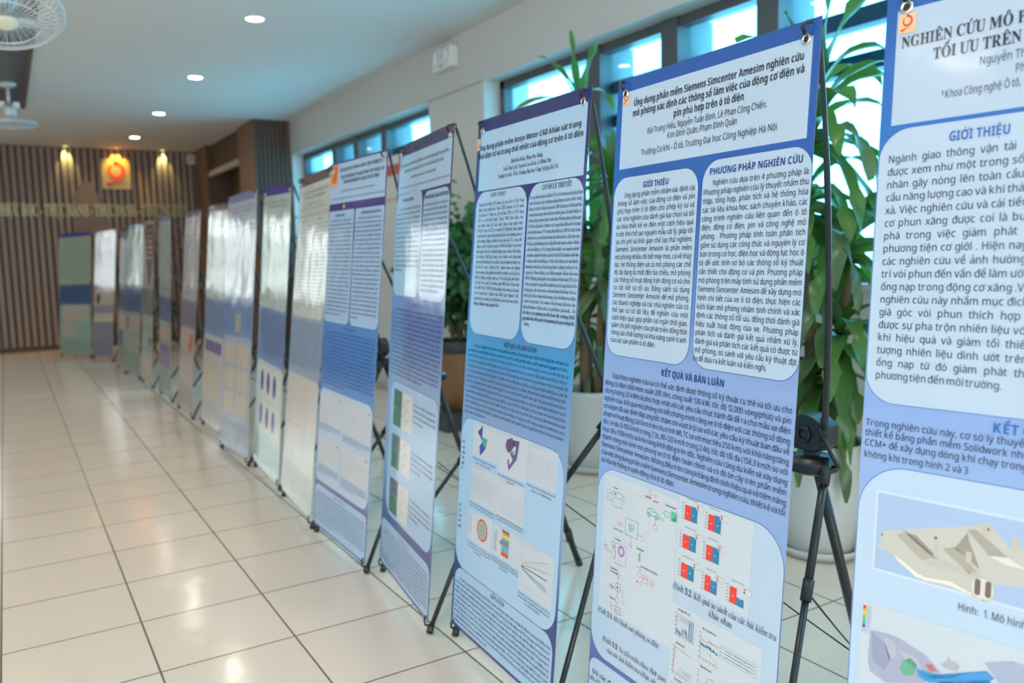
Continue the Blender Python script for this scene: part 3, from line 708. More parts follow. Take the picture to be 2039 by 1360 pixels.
    e.text('Auxiliary', 58, 300, 4.5, bk, 'sansb'); e.text('consumer', 58, 293, 4.5, bk, 'sansb'); e.ring(92, 292, 6, 1, pu); e.frame(85, 258, 99, 276, 1.2, pu); e.circ(92, 267, 3.5, pu); e.line([(92, 286), (92, 244)], .9, pu); e.ring(92, 236, 8, 1, r_)
    e.ring(66, 262, 6, 1.2, pu); e.ring(72, 260, 4, 1, pu); e.line([(55, 264), (85, 264)], .8, pu); e.line([(99, 266), (108, 266), (108, 236), (120, 233)], .9, pu)
    e.text('Battery', 62, 232, 4.5, bk, 'sansb')
    e.ring(68, 221 - 4, 6, 1, pu); e.frame(84, 200, 104, 220, 1.3, pu); e.text('BAT', 87, 206, 6, pu); e.ring(70, 206, 5, 1, r_); e.line([(92, 228), (92, 220)], .8, pu)
    # seven bar charts
    d.rect(301, 439, 518, 626, WHITE, 2)
    rd, bl = (.80, .06, .05), (.03, .22, .42)
    for (xa, xb, xc, yb, h1, h2) in ((322, 341, 361, 580, 32, 33), (394, 412, 431, 578, 33, 35), (320, 340, 362, 518, 30, 31), (393, 411, 431, 515, 32, 32), (320, 340, 361, 455, 31, 31), (394, 411, 430, 451, 33, 27), (466, 485, 505, 452, 33, 16)):
        d.rect(xa, yb, xb, yb + h1, rd, 3); d.rect(xb, yb, xc, yb + h2, bl, 3); d.rect(xa + 7, yb + 14, xa + 12, yb + 16, (.8, .5, .5), 4); d.rect(xb + 7, yb + 14, xb + 12, yb + 16, (.4, .55, .7), 4)
        d.line([(xa - 4, yb + 40), (xa - 4, yb), (xc + 4, yb)], .5, (.3, .3, .33), 3)
        for i in range(6): d.rect(xa - 9, yb + i * 6.6, xa - 6, yb + i * 6.6 + 2, (.2, .2, .22), 3)
        d.words(xa + 4, yb + 45, xc - 2, 2.6, (.15, .15, .18), 3)
        d.rect(xc - 4, yb + 29, xc + 18, yb + 41, (.72, .74, .77), 4); d.frame(xc - 4, yb + 29, xc + 18, yb + 41, .5, (.3, .3, .35), 4.3)
        d.rect(xc - 2, yb + 36, xc + 4, yb + 39, rd, 5); d.rect(xc - 2, yb + 31, xc + 4, yb + 34, bl, 5); d.words(xc + 6, yb + 36.4, xc + 16, 2, (.3, .3, .35), 5); d.words(xc + 6, yb + 31.4, xc + 16, 2, (.3, .3, .35), 5)
    d.text('Hình 3.2: Kết quả so sánh của các bài kiểm tra', 298, 421, 14, INK, 'italic', x1=591); d.text('khác nhau', 412, 401, 14, INK, 'italic', x1=478)
    d.text('Hình 3.1. Mô hình mô phỏng xe điện', 28, 269, 12.5, INK, 'italic', x1=262)
    d.text('Hình 3.3: Sự tiến triển theo thời gian', 53, 204, 12.5, INK, 'italic', x1=292); d.text('của các bài kiểm tra khác nhau', 72, 183, 12.5, INK, 'italic', x1=276)
    d.rect(300, 60, 560, 392, WHITE, 2)
    rg = random.Random(7); jag = [rg.random() for _ in range(40)]
    d.text('Range WLTC', 318, 380, 4.5, bk, 'sansb'); d.plot(316, 327, 371, 372, ((bl, lambda u: (.45 * jag[int(u * 36)] if u < .75 else .95 * (int(u * 18) % 2)), .9),)); d.frame(318, 358, 362, 371, .5, (.3, .3, .35)); d.words(326, 366, 360, 2, bk); d.words(326, 361, 360, 2, bk)
    d.text('WLTC speed error', 396, 368, 4.5, bk, 'sansb', x1=438); d.plot(393, 308, 444, 360, ((r_, lambda u: .72 + (.12 * jag[int(u * 36)] if u > .4 else 0), .8), (bl, lambda u: .50 + .16 * jag[int(u * 36)] - .08 * u, 1.8), ((.78, .6, .2), lambda u: .42 - .3 * u * u - .1 * jag[int(u * 36)], .8)))
    d.frame(450, 330, 548, 356, .6, (.3, .3, .35))
    for y in (350, 343, 336): d.line([(452, y), (460, y)], .6, bk); d.words(463, y - 1, 545, 2.2, bk, dens=.55)
    d.text('Maximum speed', 318, 306, 4.5, bk, 'sansb', x1=346); d.plot(313, 242, 368, 300, ((r_, lambda u: min(1, u * 12) if u < .09 else .97 - .1 * u, .9),)); d.frame(332, 246, 372, 256, .5, (.3, .3, .35)); d.words(342, 250, 370, 2.2, bk)
    d.text('Slope drive start', 396, 288, 4.5, bk, 'sansb', x1=430); d.plot(393, 215, 436, 280, ((r_, lambda u: min(.9, 1.3 * u), .9), ((.1, .3, .5), lambda u: .85 * u ** 1.3, .9)), (.7, .25, .3)); d.line([(436, 215), (436, 280)], .7, (.2, .5, .5)); d.frame(446, 246, 490, 262, .6, (.3, .3, .35)); d.words(456, 256, 488, 2.2, (.6, .2, .25)); d.words(456, 250, 488, 2.2, bk)
    d.text('Time 0-100 km/h', 318, 226, 4.5, bk, 'sansb', x1=346); d.plot(312, 160, 366, 216, ((r_, lambda u: .9 * u ** .6, .9),))
    d.plot(393, 120, 440, 190, ((r_, lambda u: .9 * u ** .6, .9),))
    d.rr(4, 8, 596, 148, (20, 20, 60, 28), (.46, .605, .79), 1)
    d.text('Đã xác định được các thông số của động cơ điện và pin đáp ứng', 18, 107, 11.8, INK, x1=580); d.text('yêu cầu kỹ thuật của xe ô tô điện.', 8, 88, 11.8, INK, x1=230)
    return d

def design_manifold():
    d = Print(vinyl_ramp([(0, (.08, .09, .28)), (330, (.20, .30, .62)), (800, (.27, .42, .74)), (960, (.22, .36, .70)), (1120, (.08, .22, .60)), (1340, (.03, .16, .52)), (1560, (.02, .11, .42))]), seed=1)
    d.rect(18, 1344, 582, 1523, (.43, .555, .715)); d.badge(21, 1486, 48, 1516)
    d.text('NGHIÊN CỨU MÔ PHỎNG', 27, 1463, 17, INK, 'serifb', x1=262)
    d.text('TỐI ƯU TRÊN', 77, 1436, 17, INK, 'serifb', x1=199)
    d.text('Nguyễn Thế', 144, 1414, 12.5, (.09, .10, .14), x1=213); d.text('Ph', 193, 1394, 12.5, (.09, .10, .14), x1=206)
    d.text('1', 92, 1379, 7, INK); d.text('Khoa Công nghệ Ô tô,', 98, 1374, 12, (.09, .10, .14), x1=202)
    d.rr(2, 904, 300, 1337, 48, (.445, .575, .74), 1, (.05, .16, .5)); d.rr(312, 904, 598, 1337, 48, (.445, .575, .74), 1, (.05, .16, .5))
    HB = (.04, .14, .48)
    d.text('GIỚI THIỆU', 108, 1308, 14.5, HB, 'sansb', x1=193)
    A = [('Ngành giao thông vận tải', 202), ('được xem như một trong số', 213), ('nhân gây nóng lên toàn cầu', 214), ('cầu năng lượng cao và khí thải', 219), ('xả. Việc nghiên cứu và cải tiến', 222), ('cơ phun xăng được coi là bước', 236), ('phá trong việc giảm phát', 210), ('phương tiện cơ giới . Hiện nay', 224), ('các nghiên cứu về ảnh hưởng', 224), ('trí vòi phun đến vấn đề làm ướt', 227), ('ống nạp trong động cơ xăng .Việc', 243), ('nghiên cứu này nhằm mục đích', 231), ('giá góc vòi phun thích hợp', 222), ('được sự pha trộn nhiên liệu với', 233), ('khí hiệu quả và giảm tối thiểu', 239), ('tượng nhiên liệu dính ướt trên', 234), ('ống nạp từ đó giảm phát thải', 243), ('phương tiện đến môi trường.', 203)]
    for i, (tx, x1) in enumerate(A): d.text(tx, 17, 1285 - i * 20.15, 11.6, (.05, .06, .10), x1=x1, just=True, nar=.9)
    d.text('KẾT QUẢ VÀ BÀN LUẬN', 194, 880, 14.5, HB, 'sansb', x1=406)
    for tx, y, x1 in (('Trong nghiên cứu này, cơ sở lý thuyết', 865, 242), ('thiết kế bằng phần mềm Solidwork như', 848.5, 244), ('CCM+ để xây dựng dòng khí chạy trong', 832, 243), ('không khí trong hình 2 và 3', 813.5, 166)): d.text(tx, 6, y, 10.8, (.05, .06, .10), x1=x1)
    d.rr(2, 150, 598, 804, 76, (.46, .605, .79), 1, (.05, .16, .5))
    d.rect(30, 634, 330, 764, (.57, .68, .82), 2); d.rect(34, 638, 326, 760, (.37, .50, .74), 2.5)
    dy = -6
    S = lambda l: [(x, y + dy) for x, y in l]
    d.poly(S([(37, 676), (45, 707), (75, 715), (109, 726), (166, 742), (187, 750), (203, 754), (206, 746), (220, 733), (228, 725), (231, 740), (238, 742), (240, 727), (262, 735), (262, 676), (248, 674), (210, 669), (210, 645), (202, 639), (186, 641), (152, 646), (115, 645), (100, 647), (76, 663), (52, 677)]), (.52, .53, .50), 3)
    for l, c in (([(67, 705), (81, 715), (128, 685), (106, 676)], (.42, .40, .36)), ([(80, 712), (96, 712), (131, 686), (124, 683)], (.30, .28, .25)), ([(136, 701), (155, 709), (186, 680), (176, 674)], (.40, .38, .33)), ([(169, 738), (182, 741), (226, 711), (201, 707)], (.38, .36, .32)), ([(154, 706), (170, 734), (173, 723), (190, 684)], (.32, .30, .26)), ([(189, 748), (201, 752), (204, 746), (192, 731)], (.5, .48, .43)), ([(106, 676), (131, 686), (179, 677), (190, 681), (193, 672), (150, 670), (120, 670)], (.50, .49, .44)), ([(201, 707), (226, 711), (250, 700), (225, 700)], (.70, .70, .66)), ([(63, 673), (76, 668), (102, 654), (115, 651), (151, 655), (181, 646), (181, 643), (148, 649), (115, 646), (99, 648), (73, 664)], (.74, .74, .68))):
        d.poly(S(l), c, 4)
    for x0, x1, y0, y1 in ((124, 131, 686, 708), (170, 178, 690, 706), (229, 238, 722, 740)): d.rect(x0, y0 + dy, x1, y1 + dy, (.52, .50, .45), 4.5)
    d.circ(126, 715 + dy, 2.2, (.16, .14, .12), 5); d.circ(198, 745 + dy, 1.8, (.16, .14, .12), 5); d.circ(44, 700 + dy, 1.6, (.16, .14, .12), 5)
    d.rr(181, 641 + dy, 210, 672 + dy, 13, (.66, .65, .58), 4.6); d.rr(184.5, 646 + dy, 192.5, 670 + dy, 4, (.17, .14, .13), 5); d.rr(199, 646 + dy, 207, 670 + dy, 4, (.17, .14, .13), 5); d.circ(197, 641 + dy, 1, (.1, .1, .1), 5)
    d.text('Hình:  1. Mô hình', 163, 610, 11.5, (.06, .07, .12), x1=255)
    d.rect(16, 440, 420, 580, (.52, .61, .70), 2)
    for i, c in enumerate(((.05, .08, .45), (.05, .35, .65), (.08, .5, .45), (.12, .5, .12), (.35, .55, .08), (.75, .6, .06), (.75, .3, .05), (.62, .05, .05))): d.rect(20.5, 537 + i * 4.5, 25, 541.5 + i * 4.5, c, 4)
    for i in range(9): d.words(27, 539 + i * 4, 35, 2.0, (.3, .33, .4), 4)
    d.words(20, 533, 33, 1.8, (.3, .33, .4)); d.words(20, 529, 33, 1.8, (.3, .33, .4))
    d.poly([(34, 537), (61, 539), (79, 539), (93, 535), (121, 527), (133, 518), (146, 508), (120, 480), (97, 473), (63, 461), (37, 470), (33, 487)], (.37, .40, .54), 3)
    for l, c in (([(37, 534), (60, 522), (70, 500), (60, 478), (40, 490)], (.30, .33, .48)), ([(55, 535), (75, 530), (80, 505), (66, 500)], (.42, .46, .58)), ([(80, 520), (110, 518), (120, 500), (95, 505)], (.43, .47, .60)), ([(89, 506), (99, 514), (110, 507), (106, 490), (93, 483), (84, 490)], (.14, .42, .28)), ([(110, 501), (140, 503), (175, 519), (208, 534), (219, 527), (210, 517), (129, 486), (113, 490)], (.06, .30, .68)), ([(118, 498), (150, 505), (180, 520), (160, 505), (130, 492)], (.10, .5, .6)), ([(140, 492), (170, 505), (212, 522), (220, 512), (175, 485)], (.05, .22, .6)), ([(122, 512), (132, 516), (140, 508), (130, 504)], (.5, .15, .2)), ([(144, 520), (153, 529), (155, 537), (159, 530), (163, 533), (172, 527), (168, 518), (151, 517)], (.40, .43, .48)), ([(205, 545), (240, 560), (300, 560), (320, 520), (240, 505)], (.36, .42, .58))): d.poly(l, c, 4)
    for i in range(14): d.line([(92 + i * 8, 500 + 4 * math.sin(i)), (112 + i * 7, 492 + i * 1.5 + 6 * math.sin(i * 2))], .8, ((.1, .5, .3), (.08, .45, .65), (.05, .3, .7))[i % 3], 5)
    d.rr(4, 8, 596, 138, 24, (.46, .605, .79), 1)
    return d

def design_rotor():
    d = Print(vinyl_ramp([(0, (.05, .07, .22)), (240, (.045, .06, .24)), (420, (.20, .36, .62)), (640, (.22, .36, .62)), (800, (.14, .30, .58)), (868, (.06, .34, .70)), (900, (.08, .30, .62)), (1000, (.10, .24, .50)), (1150, (.06, .10, .34)), (1350, (.028, .04, .19)), (1560, (.022, .035, .15))]), seed=3)
    P3 = (.37, .57, .80)
    d.rect(22, 1347, 588, 1522, P3); d.badge(2, 1470, 22, 1505)
    d.text('Ứng dụng phần mềm Ansys Motor-CAD khảo sát trạng', 14, 1468, 15.5, INK, 'sansb', x1=566); d.text('thái điện từ và trạng thái nhiệt của động cơ trên ô tô điện', 12, 1443, 15.5, INK, 'sansb', x1=578)
    for tx, x0, y, x1 in (('Bùi Kiên Khải, Phan Duy Hưng,', 219, 1413, 394), ('Trần Văn Lịch, Nguyễn Cao Kiên, Lê Đình Duy', 175, 1394.5, 437), ('Trường Cơ khí - Ô tô, Trường Đại học Công Nghiệp Hà Nội', 147, 1375.5, 473)): d.text(tx, x0, y, 12, INK, 'serif', x1=x1)
    d.rr(14, 919, 321, 1343, 52, P3, 1, (.03, .05, .2)); d.rr(330, 919, 596, 1344, 52, P3, 1, (.03, .05, .2))
    d.text('GIỚI THIỆU', 105, 1325, 12, (.08, .10, .16), 'serif', x1=203); d.text('CƠ SỞ LÝ THUYẾT', 399, 1325, 13, (.04, .06, .12), 'serifb', x1=540)
    c = (.075, .10, .17)
    A = ['Ngành ô tô điện (EV) bùng nổ toàn cầu và Việt Nam', 'đang tăng mạnh mẽ. Năm 2024, doanh số EV toàn', 'cầu chạm 17 triệu xe, giá trị hơn 328 tỷ USD, tăng', '25% so với năm trước. Tesla, BYD dẫn đầu, còn', 'các hãng tăng tốc sản xuất cùng công nghệ mới.', 'Ở Việt Nam, tới 22% xe mới là EV/Hybrid, nhờ chính', 'sách ưu đãi, công nghệ pin tiến bộ và xu hướng bảo vệ', 'môi trường. Động cơ điện là trái tim của EV, trong đó', 'động cơ từ trở chuyển mạch (SRM) nổi bật vì cấu trúc', 'đơn giản, bền bỉ và không dùng nam châm đất hiếm.', 'Tuy nhiên, SRM gây rung, ồn và hiệu suất chịu ảnh', 'hưởng lớn bởi điện từ và nhiệt, cần mô phỏng chính xác', 'để tối ưu. Ansys Motor-CAD - phần mềm mô phỏng', 'chuyên dụng, giúp phân tích điện từ, nhiệt và tải, hỗ trợ', 'thiết kế động cơ hiệu suất cao. Trên thế giới phổ biến,', 'tại Việt Nam, một số trường như ĐH Bách Khoa Hà', 'Nội, ĐH SPKT TP.HCM đã nghiên cứu nhưng còn hạn', 'chế về nguồn lực. Nghiên cứu SRM qua Motor-CAD', 'giúp nâng cao năng lực nội địa hóa, làm chủ công nghệ', 'động cơ điện trong ngành ô tô.']
    for i, tx in enumerate(A):
        if i == len(A) - 1: d.text(tx, 36, 1006, 9.8, c, 'serifb', x1=197)
        else: d.text(tx, 36, 1301 - i * 15.5, 9.8, c, 'serif', x1=308, just=True, nar=.8)
    A = ['Trong bối cảnh ô tô điện (EV) trở thành một giải pháp', 'thiết yếu cho việc sử dụng năng lượng sạch và bền vững,', 'động cơ từ trở chuyển mạch (SRM) đang trở thành lựa', 'chọn tiềm năng nhờ cấu trúc đơn giản, chi phí thấp và', 'không dùng nam châm vĩnh cửu. Để ứng dụng hiệu quả', 'SRM ta cần hiểu rõ được các trạng thái điện từ và trạng', 'thái nhiệt của nó. Về trạng thái điện từ, SRM có đặc tính', 'phi tuyến cao do hiện tượng bão hòa từ và cấu trúc cực', 'lồi kép, ảnh hưởng trực tiếp đến mô-men xoắn và hiệu', 'suất của động cơ. Về trạng thái nhiệt, các nguồn nhiệt', 'cần được phân tích một cách chi tiết để đảm bảo tuổi thọ', 'và hiệu suất của động cơ. Việc xây dựng các mô hình,', 'phương trình cho cả hai trạng thái sẽ giúp ta nắm rõ các', 'nguyên lý hoạt động, các điểm mạnh, điểm yếu của', 'SRM. Phương pháp phân tích phần tử hữu hạn (FEA) là', 'công cụ quan trọng để mô phỏng hai trạng thái trên', 'thông qua việc tính toán, mô hình hóa hình học với các', 'điều kiện khác nhau từ đó cung cấp cái nhìn toàn diện', 'cả hai trạng thái. Việc nắm rõ hai trạng thái này cho', 'phép dự đoán về hiệu suất, các giới hạn vận hành,... Từ', 'đó, đưa ra các phương án để tối ưu việc sử dụng SRM', 'góp phần thúc đẩy phát triển phương tiện giao thông bền', 'vững.']
    for i, tx in enumerate(A):
        y = 1303.5 - i * 15.4
        if i == len(A) - 1: d.text(tx, 344, y, 9.8, c, 'serif')
        else: d.text(tx, 336, y, 9.8, c, 'serifb' if i in (20, 21) else 'serif', x1=592, just=True, nar=.8)
    d.text('KẾT QUẢ VÀ BÀN LUẬN', 242, 896, 13, (.05, .07, .15), 'serifb', x1=422)
    for i in range(14): d.words(56 if i == 0 else 18, 879 - i * 15.7, 583, 6.4, (.03, .05, .10) if i < 2 else (.07, .10, .20), 4, .55, .25 if i == 13 else None)
    d.rr(3, 192, 590, 660, (70, 66, 66, 60), P3, 1, (.04, .06, .22))
    Wt = (.52, .60, .70)
    for r_ in ((84, 556, 244, 657), (246, 542, 409, 660), (413, 553, 558, 655), (84, 419, 406, 526), (85, 297, 236, 391), (246, 302, 402, 390), (401, 253, 571, 388)): d.rect(*r_, Wt, 2)
    # two pole segments
    d.poly([(112, 628), (143, 652), (143, 618), (176, 617), (166, 586), (135, 560), (128, 588), (146, 606)], (.05, .09, .38), 3); d.poly([(143, 618), (176, 617), (168, 592), (150, 598), (146, 606)], (.04, .38, .40), 4); d.poly([(112, 628), (143, 652), (143, 640), (125, 622)], (.04, .06, .30), 4); d.poly([(150, 606), (165, 605), (160, 590)], (.10, .45, .25), 5)
    d.poly([(292, 640), (320, 650), (338, 634), (318, 610), (300, 605), (285, 620)], (.11, .08, .20), 3); d.poly([(325, 645), (362, 648), (352, 596), (310, 555), (300, 585), (306, 588), (314, 572), (330, 590), (312, 606), (322, 612), (340, 604), (345, 628), (328, 632)], (.12, .09, .26), 3); d.poly([(318, 610), (336, 618), (330, 604)], (.05, .38, .42), 4)
    gr = (.42, .45, .52)
    S_ = lambda a, b_, k, f: (lambda u: a + b_ * math.sin(k * math.pi * u + f))
    d.plot(422, 566, 550, 635, tuple((gr, S_(.5, .42, 3, i * 1.3), .8) for i in range(3)), gr, False); d.plot(92, 432, 236, 505, tuple((gr, S_(.5, .4, 6, i * 1.6), .8) for i in range(3)), gr, False); d.plot(252, 436, 398, 505, tuple((gr, S_(.4, .34, 5, i * 1.2), .8) for i in range(2)), gr, False)
    for x0, x1, y in ((92, 180, 650), (255, 350, 652), (420, 500, 648), (92, 170, 519), (255, 330, 519), (90, 150, 384), (252, 320, 384), (408, 500, 380)): d.words(x0, y, x1, 3, gr)
    # rotor section
    cx, cy = 176, 346
    d.circ(cx, cy, 33, (.42, .10, .07), 3, n=32); d.circ(cx, cy, 28, (.62, .26, .10), 3.4, n=32)
    for k in range(24):
        a = 2 * math.pi * k / 24; d.line([(cx + 16 * math.cos(a), cy + 16 * math.sin(a)), (cx + 28 * math.cos(a), cy + 28 * math.sin(a))], 3, (.72, .55, .22) if k % 2 else (.10, .42, .55), 3.8)
    d.circ(cx, cy, 17, (.10, .42, .55), 4.2, n=24); d.circ(cx, cy, 11, (.5, .40, .33), 4.6, n=24); d.circ(cx, cy, 6, (.25, .27, .3), 5)
    d.rect(90, 318, 104, 372, (.5, .53, .6), 3); d.rect(252, 312, 268, 372, (.4, .43, .5), 3)
    for i, cc in enumerate(((.5, .06, .05), (.60, .16, .08), (.08, .42, .60), (.08, .42, .60), (.22, .23, .26), (.22, .23, .26), (.08, .42, .60), (.7, .62, .10), (.62, .3, .08), (.2, .14, .1))): d.rect(296, 312 + i * 7.4, 338, 319.4 + i * 7.4, cc, 3)
    d.rect(286, 340, 296, 352, (.18, .18, .2), 3); d.frame(348, 312, 398, 380, .6, gr)
    d.line([(410, 372), (410, 268), (562, 268)], .8, gr)
    for c_, b_, w_ in (((.28, .45, .38), 60, 1.2), ((.5, .50, .42), 48, 1.2), ((.60, .34, .25), 26, 1.2), ((.62, .48, .28), 30, 1.2), ((.04, .04, .05), 4, 2.2), ((.12, .28, .45), -22, 1.2), ((.18, .38, .52), -28, 1.2), ((.1, .2, .35), -34, 1.2)): d.line([(412 + 130 * u, 318 + b_ * u ** .6 * .8) for u in [k / 14 for k in range(15)]], w_, c_, 4)
    d.rect(546, 278, 560, 350, (.55, .58, .64), 3)
    for x0, x1, y in ((86, 236, 544), (110, 210, 533), (250, 400, 531), (310, 350, 521), (414, 558, 541), (440, 540, 530), (86, 250, 408), (86, 250, 399), (260, 410, 413), (260, 410, 404), (86, 240, 285), (86, 240, 275), (130, 180, 265), (248, 398, 290), (248, 398, 281), (290, 340, 271), (402, 566, 242), (402, 566, 232), (440, 520, 222)): d.words(x0, y, x1, 4.6, (.08, .10, .17))
    for i, tx in enumerate(('Kết', 'quả', 'phân', 'tích', 'điện', 'từ')): d.text(tx, 16, 578 - i * 16.5, 8.5, c, 'serifb', nar=.75)
    for i, tx in enumerate(('Kết', 'quả', 'phân', 'tích', 'nhiệt')): d.text(tx, 16, 380 - i * 16.5, 8.5, c, 'serifb', nar=.75)
    d.rr(12, 10, 588, 190, (10, 10, 44, 44), (.35, .54, .78), 1)
    d.text('KẾT LUẬN', 250, 172, 12, c, 'serifb', x1=332); d.para(20, 154, 580, 10, 15, 6.2, (.05, .07, .13), 28, .4, dens=.55)
    return d

def design_strips():
    d = Print(vinyl_ramp([(0, (.10, .13, .34)), (200, (.06, .09, .28)), (420, (.28, .42, .66)), (720, (.26, .38, .64)), (900, (.14, .24, .52)), (1100, (.16, .24, .50)), (1370, (.05, .05, .15)), (1560, (.035, .035, .11))]), seed=4)
    P4 = (.37, .54, .74)
    d.rect(14, 1379, 590, 1518, P4); d.rect(12, 1466, 34, 1500, (.45, .28, .18), 4)
    d.words(50, 1478, 575, 9, INK, dens=.52); d.words(90, 1456, 520, 9, INK, dens=.52); d.words(165, 1430, 450, 7.5, INK); d.words(40, 1400, 580, 6, (.1, .12, .2))
    d.rr(5, 1016, 316, 1384, (46, 46, 46, 46), P4, 1); d.rr(330, 1012, 594, 1371, 46, P4, 1)
    d.text('INTRODUCTION', 90, 1352, 10.5, (.08, .10, .2), 'sansb', x1=215); d.text('MATERIALS AND METHODS', 350, 1345, 12, (.06, .08, .18), 'sansb', x1=585)
    d.para(22, 1322, 305, 14, 16.8, 7, (.06, .08, .14), 24, .35); d.para(340, 1322, 586, 18, 16.6, 7, (.06, .08, .14), 0, .8)
    d.words(262, 985, 388, 9, (.06, .10, .28), dens=.6); d.para(14, 962, 586, 16, 15.6, 6.4, (.05, .08, .18), 30, .7, dens=.55)
    d.rr(48, 208, 590, 704, (70, 60, 50, 56), (.36, .54, .76), 1, (.05, .07, .25))
    for y0, y1, tp in ((545, 676, (.05, .14, .09)), (390, 512, (.10, .14, .16)), (222, 350, (.10, .14, .16))):
        d.rect(95, y0, 198, y1, (.06, .17, .10), 2); d.rect(95, (y0 + y1) / 2, 198, y1, tp, 2.5); d.rect(198, y0, 326, y1, (.60, .62, .64), 2)
        d.line([(98, y0 + 60), (150, y0 + 75), (196, y0 + 50)], 1.2, (.4, .45, .4), 4)
        for k in range(9): d.rect(206 + d.rnd.random() * 105, y0 + 8 + d.rnd.random() * 100, 212 + d.rnd.random() * 108, y0 + 11 + d.rnd.random() * 104, (.28, .26, .26), 3) if False else d.words(206 + 20 * (k % 3), y0 + 12 + 12 * k, 240 + 24 * (k % 3), 5, (.32, .3, .3), 3)
        d.para(342, y1 - 26, 575, 4, 19, 7, (.10, .13, .22), 0, .5)
    d.rr(8, 10, 592, 176, (8, 8, 40, 40), (.36, .53, .76), 1)
    d.words(235, 156, 370, 8, (.2, .10, .25)); d.para(14, 140, 586, 9, 14.6, 6.4, (.05, .07, .16), 28, .9, dens=.55)
    return d

def design_graphs(base=None, P5=(.36, .54, .78), seed=5, logo=True):
    d = Print(base or vinyl_ramp([(0, (.14, .16, .38)), (170, (.11, .10, .30)), (260, (.30, .42, .66)), (560, (.16, .32, .64)), (700, (.09, .24, .58)), (900, (.10, .26, .60)), (1120, (.22, .34, .58)), (1350, (.06, .05, .22)), (1560, (.06, .05, .20))]), seed=seed)
    d.rect(0, 1388, 592, 1553, P5)
    if logo:
        d.rect(3, 1460, 86, 1550, (.72, .25, .07), 2); d.poly([(35, 1475), (52, 1475), (70, 1520), (62, 1545), (50, 1520)], (.45, .08, .03), 3); d.rect(14, 1464, 74, 1472, (.7, .45, .2), 3)
    d.text('RESEARCH ON SIMULATING THE STABILITY OF', 108, 1518, 13, INK, 'serifb', x1=588); d.text('THE MOVEMENT TRAJECTORY OF VEHICLES', 122, 1488, 13, INK, 'serifb', x1=576); d.text('WITH DIFFERENT LOAD CAPACITIES', 156, 1466, 13, INK, 'serifb', x1=533)
    d.words(130, 1432, 500, 6.5, (.08, .1, .2)); d.words(20, 1404, 585, 5.6, (.1, .12, .22))
    d.rect(165, 1364, 185, 1380, (.55, .45, .10), 2)
    d.rr(3, 889, 294, 1357, (34, 34, 10, 10), P5, 1, (.06, .06, .25)); d.rr(306, 890, 600 - 4, 1356, (34, 34, 10, 10), P5, 1, (.06, .06, .25))
    d.text('INTRODUCTION', 80, 1332, 9.5, (.1, .12, .22), 'sansb', x1=190); d.text('MATERIALS AND METHODS', 370, 1332, 10, (.1, .12, .22), 'sansb', x1=570)
    d.para(12, 1312, 284, 24, 17, 7, (.07, .09, .17), 24, .7); d.para(316, 1312, 586, 24, 17, 7, (.07, .09, .17), 24, .3)
    d.words(240, 866, 380, 8.5, (.06, .12, .3), dens=.6); d.para(12, 845, 588, 15, 15.6, 6.4, (.05, .09, .22), 28, .5, dens=.55)
    d.rr(12, 200, 594, 602, (20, 60, 50, 44), (.46, .60, .78), 1)
    for r_ in ((20, 458, 274, 584), (299, 451, 590, 580), (26, 281, 274, 394), (300, 277, 584, 400)):
        d.rect(*r_, (.55, .61, .68), 2); d.plot(r_[0] + 16, r_[1] + 14, r_[2] - 14, r_[3] - 20, (((.40, .45, .60), S2(d), .9), ((.55, .42, .42), S2(d), .9)), (.5, .52, .58), False)
        d.rect(r_[2] - 40, r_[3] - 18, r_[2] - 12, r_[3] - 8, (.4, .42, .5), 3)
    for x0, x1, y in ((24, 272, 446), (24, 272, 436), (24, 160, 426), (302, 586, 440), (302, 586, 430), (302, 500, 420), (28, 272, 268), (28, 272, 258), (28, 272, 248), (28, 150, 238), (302, 580, 264), (302, 580, 254), (302, 580, 244), (302, 460, 234)): d.words(x0, y, x1, 5, (.10, .13, .25))
    d.rr(8, 8, 592, 182, (6, 6, 20, 34), P5, 1)
    d.words(240, 164, 350, 7, (.1, .12, .22)); d.para(16, 146, 584, 9, 14.6, 6, (.07, .09, .18), 26, .4, dens=.5)
    return d
def S2(d):
    a, k, f = d.rnd.uniform(.15, .35), d.rnd.choice((2, 3, 5, 7)), d.rnd.random() * 6
    return lambda u: .5 + a * math.sin(k * math.pi * u + f)

